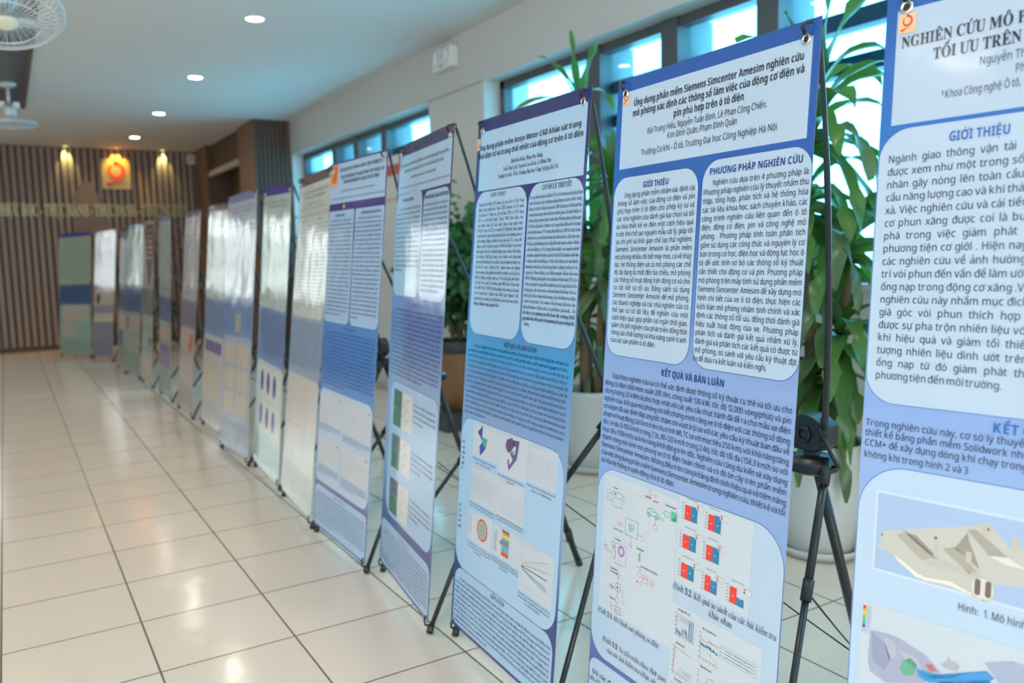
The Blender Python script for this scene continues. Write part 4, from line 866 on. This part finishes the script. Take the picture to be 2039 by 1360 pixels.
def design_plain(seed, top, panel, band, low, band_z=(560, 890), pics=(), header=(.05, .06, .22), txt=(.2, .24, .3), cols=2, split=True, lowp=None):
    """a farther poster: header strip, title, text columns, a coloured band and pictures"""
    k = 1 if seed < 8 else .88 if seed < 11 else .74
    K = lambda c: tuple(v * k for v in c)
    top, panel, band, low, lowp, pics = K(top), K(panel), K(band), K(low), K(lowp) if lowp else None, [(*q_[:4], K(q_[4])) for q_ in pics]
    d = Print(vinyl_ramp([(0, low), (band_z[0] - 60, low), (band_z[0] + 20, band), (band_z[1] - 20, band), (band_z[1] + 40, top), (1500, top), (1512, header), (1560, header)]), seed=seed)
    d.rect(12, 1372, 588, 1512, panel); d.rect(14, 1462, 44, 1500, (.62, .30, .12), 2)
    d.words(70, 1470, 560, 9, txt, dens=.55); d.words(110, 1446, 520, 9, txt, dens=.55); d.words(170, 1414, 440, 6, txt); d.words(90, 1394, 520, 6, txt)
    wd = 572 / cols
    for c in range(cols):
        x0 = 14 + c * wd; d.rr(x0, band_z[1], x0 + wd - 8, 1358, 24, panel, 1)
        d.words(x0 + wd * .3, 1334, x0 + wd * .7, 8, txt, dens=.6); d.para(x0 + 12, 1312, x0 + wd - 20, int((1312 - band_z[1] - 20) / 17), 17, 6.5, txt, 20, .6)
    d.para(16, band_z[1] - 30, 584, max(1, int((band_z[1] - band_z[0] - 50) / 17)), 17, 6, tuple(v * .6 for v in band), 20, .7, dens=.55)
    d.rr(12, 200, 588, band_z[0], 44, lowp or panel, 1)
    for (x0, y0, x1, y1, c) in pics:
        d.rect(x0, y0, x1, y1, c, 2)
    d.rr(10, 10, 590, 182, (6, 6, 30, 30), lowp or panel, 1); d.para(18, 160, 582, 9, 15, 6, txt, 20, .5, dens=.5)
    return d

BE = (.60, .55, .48); NV = (.06, .06, .26)
def far6():
    d = design_plain(6, (.46, .52, .52), (.55, .60, .58), (.30, .40, .56), (.58, .63, .60), (600, 880), ((40, 380, 560, 590, (.60, .58, .57)), (60, 230, 330, 370, (.63, .62, .62))), (.10, .07, .08), lowp=(.54, .62, .60))
    d.line([(70, 360), (320, 360)], 4, (.5, .25, .25), 3); return d
def far7():
    d = design_plain(7, (.40, .50, .52), (.46, .57, .55), (.18, .27, .50), (.44, .60, .62), (600, 900), ((40, 405, 560, 580, (.62, .64, .62)), (40, 215, 560, 385, (.62, .64, .62))), (.08, .06, .30), lowp=(.46, .62, .64))
    for y in (490, 300):
        for x in (150, 290, 430): d.circ(x, y, 36, (.05, .06, .36), 3, 62)
    return d
def far8():
    g = [(x0, y0, x0 + 230, y0 + 135, BE) for x0 in (50, 320) for y0 in (520, 365, 215)]
    d = design_plain(8, (.36, .43, .55), (.48, .55, .66), (.22, .34, .60), (.42, .52, .66), (690, 930), g + [(250, 720, 370, 830, (.50, .50, .46))], (.20, .24, .40), lowp=(.40, .50, .64)); return d
def far9():
    g = [(50, 330, 550, 470, BE), (50, 210, 550, 310, BE)]
    d = design_plain(9, (.42, .50, .56), (.52, .58, .62), (.25, .36, .56), (.48, .55, .62), (640, 900), g, (.14, .09, .10), lowp=(.56, .58, .60))
    for i in range(5): d.rect(70 + i * 95, 520, 145 + i * 95, 600, (.16, .11, .34), 3)
    return d
def far10():
    d = design_plain(10, (.42, .38, .38), (.50, .47, .48), (.27, .26, .36), (.50, .48, .48), (640, 860), ((40, 450, 560, 620, (.56, .48, .47)), (60, 210, 540, 420, (.54, .52, .51))), (.12, .06, .16), cols=1)
    d.poly([(360, 480), (470, 460), (540, 560), (500, 620), (420, 600)], (.62, .14, .14), 3); return d
def far11():
    d = design_plain(11, (.36, .46, .44), (.42, .54, .50), (.16, .22, .46), (.36, .47, .47), (650, 860), ((50, 480, 550, 600, BE), (50, 240, 550, 440, (.36, .30, .46))), (.08, .10, .38))
    for i in range(4): d.rect(90 + i * 110, 250, 140 + i * 110, 430, (.16, .12, .36), 3)
    return d
def far12():
    d = Print(vinyl_ramp([(0, (.44, .50, .48)), (300, (.40, .50, .48)), (640, (.36, .46, .46)), (660, (.16, .20, .22)), (900, (.16, .20, .22)), (920, (.36, .34, .32)), (1560, (.36, .34, .32))]), seed=12)
    d.poly([(150, 1530), (560, 1530), (560, 1180), (420, 930), (330, 930), (200, 1180)], (.035, .035, .05), 1)
    for i in range(6): d.rect(250, 1450 - i * 52, 500, 1476 - i * 52, (.55, .20, .05), 2)
    for i in range(4): d.words(60, 560 - i * 20, 560, 8, (.2, .24, .25))
    d.rect(60, 40, 540, 240, (.54, .50, .44), 1); d.rect(380, 360, 520, 430, (.10, .24, .28), 1); return d
def far13():
    return design_plain(13, (.34, .46, .44), (.38, .52, .48), (.13, .21, .42), (.36, .50, .48), (640, 930), ((150, 420, 560, 600, BE), (150, 210, 560, 380, (.56, .54, .48)), (30, 470, 130, 600, (.40, .28, .25))), (.10, .14, .36))
def far14():
    return design_plain(14, (.36, .40, .42), (.42, .48, .50), (.17, .24, .42), (.36, .44, .46), (620, 930), ((40, 430, 560, 590, BE), (40, 230, 300, 400, (.10, .20, .36)), (330, 230, 560, 400, BE)), (.14, .14, .18))
def far15():
    d = design_plain(15, (.38, .38, .46), (.45, .46, .54), (.40, .38, .40), (.34, .35, .46), (430, 830), (), (.20, .18, .18), lowp=(.34, .35, .46))
    d.rect(20, 640, 585, 830, (.60, .55, .46), 3); d.rect(20, 540, 585, 640, (.33, .33, .45), 3); d.rect(20, 430, 585, 540, (.58, .54, .42), 3); d.circ(140, 720, 60, (.08, .10, .12), 4, 66); return d
def far16():
    return design_plain(16, (.38, .52, .40), (.44, .56, .44), (.10, .17, .36), (.34, .50, .44), (640, 900), ((60, 430, 540, 630, (.60, .53, .46)), (60, 230, 290, 390, (.58, .50, .45))), (.06, .06, .28), lowp=(.36, .52, .46))

# stand hardware, built in the stand's own frame: x along the sheet, y away from its printed face
def make_stand(label, pose, design):
    x, y, a, tilt, roll = pose
    dx, dy = -math.sin(a), -math.cos(a)
    rz = math.atan2(dy, dx)
    cx, cy = x + dx * .3, y + dy * .3
    t = thing('poster_stand', label, 'poster stand', (cx, cy, 0), rz, 'poster stands in the row')
    Ms = Matrix.Translation((0, 0, .045)) @ Matrix.Rotation(-tilt, 4, 'X')
    Ms = Ms @ Matrix.Translation((-.3, 0, 0)) @ Matrix.Rotation(-roll, 4, 'Y') @ Matrix.Translation((.3, 0, 0))
    sh = design.mb.build('printed_sheet', t, mw=Ms)
    at = lambda u, v, l=0: Ms @ Vector((u, l, v))
    hub = Vector((0, .46, .735))
    # hub: bracket plate with two sockets and a round boss
    q = MB()
    arc = [(-.055 + .11 * k / 8, .022 * math.sin(math.pi * k / 8)) for k in range(9)]
    ps = [(u, .43, .745 + .035 + v) for u, v in arc] + [(.055, .43, .735), (.03, .43, .715), (-.03, .43, .715), (-.055, .43, .735)]
    n = len(ps)
    q.add(ps + [(u, .485, z) for u, v_, z in ps], [tuple(range(n))[::-1], tuple(range(n, 2 * n))] + [(i, (i + 1) % n, n + (i + 1) % n, n + i) for i in range(n)], M_black)
    q.lathe([(.0, .66), (.045, .66), (.062, .668), (.062, .688), (.045, .70), (.02, .702), (.02, .72), (0, .72)], M_black, 20, (0, .46))
    bevel(q.build('hub', t), .003, 2)
    q = MB()
    q.tube([(-.012, .427, .77), (.012, .427, .77), (.018, .427, .755), (.012, .427, .74), (-.012, .427, .74), (-.018, .427, .755), (-.012, .427, .77)], .004, M_black, 6, False)
    q.tube([(.045, .43, .775), (.07, .44, .72), (.082, .45, .69), (.05, .46, .68)], .005, M_black, 6); q.tube([(-.045, .43, .775), (-.07, .44, .72), (-.082, .45, .69), (-.05, .46, .68)], .005, M_black, 6)
    q.build('hub_clip', t)
    for s in (-1, 1):
        top = at(s * .283, 1.545, .012)
        q = MB(); q.tube(bez((s * .05, .44, .76), (s * .118, .375, 1.03), (s * .20, .27, 1.33), top, 14), [.0075] * 6 + [.0062] * 5 + [.005] * 4, M_rod, 8); o = q.build('arm', t)
        q = MB(); q.tube([(s * .049, .44, .745), (s * .053, .439, .80)], .011, M_black, 10); q.build('socket', o)
        g = at(s * .268, 1.528, 0)
        q = MB(); q.tube([top, top + Vector((0, 0, .012)), at(s * .276, 1.553, -.012), at(s * .270, 1.545, -.016), g + Vector((0, -.006, .006))], .0032, M_black, 6); q.build('hook', t)
        q = MB()
        q.tube([Ms @ Vector((s * .268 + .008 * math.cos(k * math.pi / 10), -.0012, 1.526 + .008 * math.sin(k * math.pi / 10))) for k in range(21)], .0028, M_metal, 6, False)
        q.add([Ms @ Vector((s * .268 + .0055 * math.cos(k * math.pi / 8), -.0022, 1.526 + .0055 * math.sin(k * math.pi / 8))) for k in range(16)], [tuple(range(16))], M_black)
        q.build('grommet', t)
        foot = Vector((s * .286, .012, .016))
        q = MB(); q.tube([(s * .05, .45, .69), (s * .134, .294, .45)], .0098, M_rod, 10); q.tube([(s * .132, .298, .456), foot], .0078, M_rod, 10); o = q.build('leg', t)
        q = MB(); q.tube([(s * .128, .306, .468), (s * .141, .281, .43)], .0125, M_black, 10); q.build('collar', o); q = MB(); q.tube([(s * .049, .452, .70), (s * .068, .418, .65)], .0135, M_black, 10); q.build('leg_socket', o)
        q = MB(); q.tube([foot + Vector((0, .003, .012)), foot + Vector((s * .002, -.004, -.012))], .0115, M_black, 10); q.build('rubber_foot', o)
        q = MB(); q.tube([foot + Vector((0, 0, .01)), foot + Vector((0, -.017, .016)), foot + Vector((-s * .003, -.019, .034)), foot + Vector((-s * .010, -.010, .042))], .0035, M_black, 6); q.build('hook', t)
    ft = Vector((0, .70, .014))
    q = MB(); q.tube([(0, .47, .69), ft], .0125, M_rod, 8); o = q.build('leg', t)
    q = MB(); q.tube([(0, .657, .148), (0, .667, .105)], .0155, M_black, 8); q.build('collar', o)
    q = MB(); q.tube([(0, .697, .026), (0, .706, .002)], .0135, M_black, 10); q.build('rubber_foot', o)
    for s in (-1, 1):
        q = MB(); q.tube([(s * .136, .292, .446), (s * .07, .475, .285), (0, .662, .128)], .0022, M_black, 6); q.build('stay_rod', t)
    return t

POSES = [
    (1.0905, .7995, -.1274, .0931, .0088), (1.1655, 1.5799, .0483, .0791, .0009), (1.1139, 2.2223, .0446, .0936, -.0069), (1.1351, 2.8536, .1389, .0913, -.0027),
    (1.0696, 3.4482, -.0074, .1022, -.01), (1.108, 4.0749, .0708, .1184, .0082), (1.1447, 4.7704, .0379, .0931, -.028), (1.0872, 5.3728, -.0445, .1019, .0155),
    (1.1485, 6.2757, -.0154, .097, -.016), (1.1217, 7.0886, -.002, .1063, -.0059), (1.1228, 7.9942, -.0052, .0599, -.0151), (1.0916, 8.9394, -.0262, .0808, .0017),
    (1.0197, 9.7071, -.1229, .1047, .0113), (1.0216, 10.3564, -.0606, .0976, .0053), (.8636, 11.5577, -.2994, .1161, .0372), (.5327, 12.1478, -.5815, .0958, .0163)]
DES = [design_manifold, design_bar_charts, design_rotor, design_strips, design_graphs, far6, far7, far8, far9, far10, far11, far12, far13, far14, far15, far16]
LAB = ['blue poster on black tripod stand picturing a grey intake manifold, partly out of view',
       'sharp blue poster on tripod stand with seven red and blue bar charts near the bottom',
       'navy-topped poster stand showing a round orange rotor section and a fan of coloured curves',
       'glossy poster stand with three dark green and white picture strips on its lower half',
       'poster stand with orange square emblem at its top corner and four white graphs below',
       'greyish white glare-washed poster stand just behind the one with the orange square emblem',
       'pale green poster stand with two rows of dark blue ovals on its lower half',
       'glossy poster stand with beige picture boxes in two columns below a blue band',
       'glossy poster stand half covered by the beige-boxes poster, with a row of small purple pictures',
       'pinkish grey poster stand with a red patch in its lower picture',
       'slim-looking pale green poster stand with blue band and purple-striped picture near its foot',
       'poster stand with black pennant shape marked in orange on its upper half',
       'pale green poster stand with blue band, next beyond the black pennant one',
       'grey poster stand mostly covered by the pale green one before it',
       'lilac grey poster stand with two beige stripes and a dark blot, angled into the room',
       'green poster stand last of the row, facing the room before the slatted wall']
for ps, de, lb in zip(POSES, DES, LAB): make_stand(lb, ps, de())
glyph_done()

# ------------------------------------------------------------------ potted plants
M_pot = noise_col(mat('white_glazed_pot', (.62, .63, .61), .22), (.64, .65, .63), (.57, .58, .56), 5, 3)
M_soil = noise_col(mat('soil', (.06, .04, .03), .95), (.07, .045, .03), (.03, .02, .015), 30, 5, bump=.6)
M_cane = noise_col(mat('cane_bark', (.22, .16, .1), .8), (.26, .19, .12), (.13, .09, .055), 10, 5, (1, 1, 6), .4)
def leaf_mat(name, c1, c2):
    m = noise_col(mat(name, c1, .32), c1, c2, 5, 3, coord='Object')
    P(m).inputs['Transmission Weight'].default_value = 0
    P(m).inputs['Subsurface Weight'].default_value = .0
    nt = m.node_tree; out = next(n for n in nt.nodes if n.type == 'OUTPUT_MATERIAL'); tr = nt.nodes.new('ShaderNodeBsdfTranslucent'); mx = nt.nodes.new('ShaderNodeMixShader')
    tr.inputs[0].default_value = (c1[0] * 2.2, c1[1] * 2.2, c1[2] * 1.2, 1); mx.inputs[0].default_value = .3
    nt.links.new(P(m).outputs[0], mx.inputs[1]); nt.links.new(tr.outputs[0], mx.inputs[2]); nt.links.new(mx.outputs[0], out.inputs[0])
    return m
M_leaf = leaf_mat('strap_leaf', (.055, .15, .035), (.10, .22, .055))
M_leaf2 = leaf_mat('dull_strap_leaf', (.07, .13, .06), (.13, .19, .10))
M_dry = leaf_mat('dry_leaf', (.26, .18, .08), (.16, .13, .06))
M_round = leaf_mat('round_leaf', (.04, .13, .05), (.08, .20, .075))

def strap(q, p, d, ln, wd, droop, m, rd, twist=0, xmax=.36):
    """an arching strap leaf from p in direction d"""
    d = Vector(d)
    if d.x > 0: d.x *= .45
    d = d.normalized(); pos = Vector(p); n = 12
    side = d.cross(Vector((0, 0, 1)))
    side = side.normalized() if side.length > .05 else Vector((1, 0, 0))
    side = Matrix.Rotation(twist, 3, d) @ side
    vs = []; ph = rd.random() * 6
    for i in range(n + 1):
        u = i / n
        wv = wd * (.35 + .65 * math.sin(math.pi * min(1, u * 1.25 + .12) ** .9)) if u < .7 else wd * max(0.03, (1 - u) / .3) ** .7 * 1.0
        up_ = side.cross(d).normalized()
        wob = up_ * (wd * .16 * math.sin(u * 11 + ph))
        vs += [pos - side * wv / 2 + wob + up_ * wv * .12, pos - up_ * wv * .06, pos + side * wv / 2 - wob + up_ * wv * .12]
        d = (d + Vector((0, 0, -droop / n * (0.5 + 1.6 * u)))).normalized()
        side = (side - d * side.dot(d)).normalized()
        pos = pos + d * ln / n
    fs = []
    for i in range(n):
        o = i * 3; fs += [(o, o + 1, o + 4, o + 3), (o + 1, o + 2, o + 5, o + 4)]
    vs = [v if v.x < xmax - .05 else Vector((xmax - .05 + (v.x - xmax + .05) * .12, v.y, v.z)) for v in vs]
    q.add(vs, fs, m, True)

def rosette(q, p, n, ln, wd, rd, up0=.9, low=-.5, droop=2.0, az0=0, mats=None):
    for k in range(n):
        u = k / max(1, n - 1); az = az0 + k * 2.4 + rd.uniform(-.25, .25)
        el = up0 + (low - up0) * u
        strap(q, Vector(p) + Vector((0, 0, -.10 * u)), (math.cos(az) * math.cos(el), math.sin(az) * math.cos(el), math.sin(el) + .15), ln * rd.uniform(.75, 1.1), wd * rd.uniform(.8, 1.1), droop * rd.uniform(.8, 1.2), rd.choice(mats or (M_leaf, M_leaf, M_leaf2)), rd, rd.uniform(-.3, .3))

def potted_dracaena(x, y, label, canes, seed, heads, extra=()):
    t = thing('potted_dracaena', label, 'potted plant', (x, y, 0), 0)
    rd = random.Random(seed)
    q = MB(); q.lathe([(0, .004), (.150, .004), (.168, .03), (.172, .042), (.160, .04), (.140, .018), (0, .016)], M_pot, 40); q.build('saucer', t)
    q = MB(); q.lathe([(0, .018), (.118, .018), (.130, .03), (.152, .2), (.164, .42), (.168, .445), (.160, .449), (.150, .44), (.148, .405)], M_pot, 40); q.build('pot', t)
    q = MB(); q.lathe([(.148, .405), (.1, .412), (0, .418)], M_soil, 32, cap0=False, cap1=False); q.build('soil', t)
    for c in canes:
        q = MB(); pts = bez((c[0], c[1], .40), (c[0], c[1], .40 + (c[4] - .4) * .4), (c[2], c[3], .40 + (c[4] - .4) * .6), (c[2], c[3], c[4]), 10); q.tube(pts, [c[5] * (1.08 - .02 * i + .05 * (i % 2)) for i in range(11)], M_cane, 12); q.build('cane', t)
    q = MB()
    for h in heads: rosette(q, h[0], h[1], h[2], h[3], rd, *h[4:])
    for e in extra: strap(q, *e, rd)
    q.build('foliage', t)
    return t
cA = [(-.03, .02, -.06, .04, 1.62, .022), (.05, -.02, .06, -.06, 1.18, .020), (.0, -.05, -.03, -.10, .86, .019)]
potted_dracaena(2.66, 2.04, 'tall dracaena in a white pot behind the bar-chart poster, leaves against the window', cA, 11,
    [((-.06, .04, 1.66), 24, .52, .074, 1.35, -.4, 2.1, .3), ((-.06, .05, 1.40), 18, .48, .074, .7, -.6, 2.3, 1.1), ((.06, -.06, 1.22), 22, .50, .076, 1.1, -.6, 2.4, 2.0), ((-.03, -.10, .90), 20, .46, .074, 1.0, -.7, 2.5, .8), ((-.02, -.02, .74), 16, .44, .072, .4, -.8, 2.5, 2.2)],
    [((-.06, .02, 1.68), (.1, -.25, 1), .52, .075, 1.3, M_leaf), ((-.06, .0, 1.70), (.05, -.1, 1), .50, .075, .6, M_leaf), ((-.06, .04, 1.60), (.0, -.5, .8), .55, .075, 2.0, M_leaf), ((-.06, .04, 1.55), (-.2, -.6, .5), .5, .08, 2.3, M_leaf2), ((-.06, .02, 1.66), (.35, -.5, .9), .48, .06, 1.9, M_leaf), ((-.05, .02, 1.66), (-.1, .1, 1), .42, .055, .9, M_leaf)])
cB = [(-.02, .03, .02, .10, 2.06, .030), (.05, -.03, .10, -.08, 1.55, .022), (.0, -.05, -.02, -.12, 1.05, .02)]
potted_dracaena(2.70, 3.56, 'taller dracaena with a thick cut cane, in a white pot behind the rotor poster', cB, 5,
    [((.10, -.08, 1.62), 22, .48, .07, 1.1, -.5, 2.2, .5), ((-.02, -.12, 1.10), 18, .46, .07, .9, -.7, 2.4, 1.2), ((.03, .02, 1.34), 18, .46, .07, .5, -.7, 2.4, 2.6), ((0, .02, .86), 10, .40, .055, .5, -.8, 2.4, .2), ((.02, .06, .66), 8, .36, .05, .2, -.9, 2.3, 2.2)],
    [((.02, .10, 2.04), (-.1, .55, .75), .42, .05, .6, M_leaf), ((.02, .12, 2.04), (0, .12, 1), .36, .05, .3, M_leaf), ((.02, .08, 2.04), (.05, -.35, 1), .30, .05, .7, M_leaf), ((.02, .13, 2.0), (-.3, 1.0, .55), .95, .045, 2.3, M_dry), ((.02, .10, 2.0), (-.1, -.9, .5), .40, .05, 1.6, M_leaf), ((.02, .12, 2.0), (-.2, .3, .9), .26, .045, .5, M_leaf2)])

# money tree in a brown wooden tub on a dark plinth
t = thing('potted_money_tree', 'leafy round-leaved plant in a brown wooden tub standing before the wall pillar', 'potted plant', (2.66, 5.06, 0))
rd = random.Random(3)
q = MB(); q.box((-.2, -.2, 0), (.2, .2, .115), mat('dark_plinth', (.06, .065, .075), .5)); bevel(q.build('plinth', t), .008)
M_tub = noise_col(mat('wooden_tub', (.30, .15, .06), .45), (.33, .165, .07), (.22, .10, .04), 4, 4, (6, 6, .7))
q = MB(); q.lathe([(0, .115), (.120, .115), (.150, .24), (.168, .40), (.165, .53)], M_tub, 32); q.build('tub', t)
q = MB(); q.lathe([(.170, .525), (.174, .53), (.174, .60), (.165, .61), (.150, .605), (.148, .57)], mat('tub_rim', (.05, .045, .045), .5), 32, cap0=False); q.build('rim', t)
q = MB(); q.lathe([(.150, .575), (.08, .582), (0, .585)], M_soil, 28, cap0=False); q.build('soil', t)
stems = []
for k in range(7):
    a = k * 2.39; e = Vector((.20 * math.cos(a), .24 * math.sin(a), 1.05 + .09 * k)); stems.append(bez((.03 * math.cos(a), .03 * math.sin(a), .57), (.03 * math.cos(a), .03 * math.sin(a), .85), e + Vector((0, 0, -.25)), e, 10))
    q = MB(); q.tube(stems[-1], [.012 - .0008 * i for i in range(11)], M_cane, 8); q.build('stem', t)
q = MB()
for pts in stems:
    for i in range(4, 11):
        for k in range(13):
            az = rd.random() * 6.283; el = rd.uniform(-.6, .8); ln = rd.uniform(.09, .15); wd = ln * .55
            d = Vector((math.cos(az) * math.cos(el), math.sin(az) * math.cos(el), math.sin(el))); p0 = pts[i] + d * rd.uniform(.03, .16)
            strap(q, p0, d, ln, wd, 1.6, M_round, rd, rd.uniform(-.8, .8))
q.build('foliage', t)

# slim plant with a dark stem farther along the windows
t = thing('potted_slim_tree', 'slender dark-stemmed plant with sparse leaves in a black pot near the column', 'potted plant', (2.72, 9.05, 0))
rd = random.Random(8)
q = MB(); q.lathe([(0, 0), (.11, 0), (.15, .30), (.155, .33), (.14, .33), (.135, .29)], mat('black_pot', (.03, .03, .032), .4), 28); q.build('pot', t)
q = MB(); q.lathe([(.135, .29), (0, .295)], M_soil, 28, cap0=False); q.build('soil', t)
M_dk = mat('dark_stem', (.05, .035, .028), .7)
st = bez((0, 0, .28), (.05, .04, .7), (-.05, -.02, 1.1), (.02, .03, 1.62), 14)
q = MB(); q.tube(st, [.035 - .0017 * i for i in range(15)], M_dk, 10); q.build('stem', t)
q = MB()
for i in (6, 8, 10, 12, 14):
    for k in range(4):
        az = rd.random() * 6.28; strap(q, st[i], (math.cos(az), math.sin(az), .5), .17, .05, 1.4, M_round, rd)
q.build('foliage', t)

# two garden trees outside the end window, seen as reflections in the glossy posters
def garden_tree(x, y, h, seed, label):
    t = thing('garden_tree', label, 'tree', (x, y, -.12))
    rd = random.Random(seed)
    q = MB(); pts = bez((0, 0, 0), (.1, 0, h * .3), (-.12, .05, h * .6), (.05, 0, h), 10); q.tube(pts, [.09 - .006 * i for i in range(11)], M_cane, 10); q.build('trunk', t)
    q = MB()
    for i in range(260):
        p0 = pts[rd.randint(5, 10)] + Vector((rd.gauss(0, .45), rd.gauss(0, .45), rd.gauss(0, .4)))
        strap(q, p0, (rd.uniform(-1, 1), rd.uniform(-1, 1), rd.uniform(-.4, .6)), rd.uniform(.18, .3), .1, 1.2, M_round, rd, 0, 9)
    q.build('foliage', t)
garden_tree(-1.9, 17.5, 2.6, 21, 'bushy garden tree outside the end window, farther from the posters')
garden_tree(-3.9, 19.0, 3.0, 22, 'taller bushy garden tree outside the end window')
b = MB(); b.box((-8, YF + .3, -.16), (4, 24, -.12), mat('garden_paving', (.3, .3, .28), .8)); tag(b.build('ground'), kind='structure')
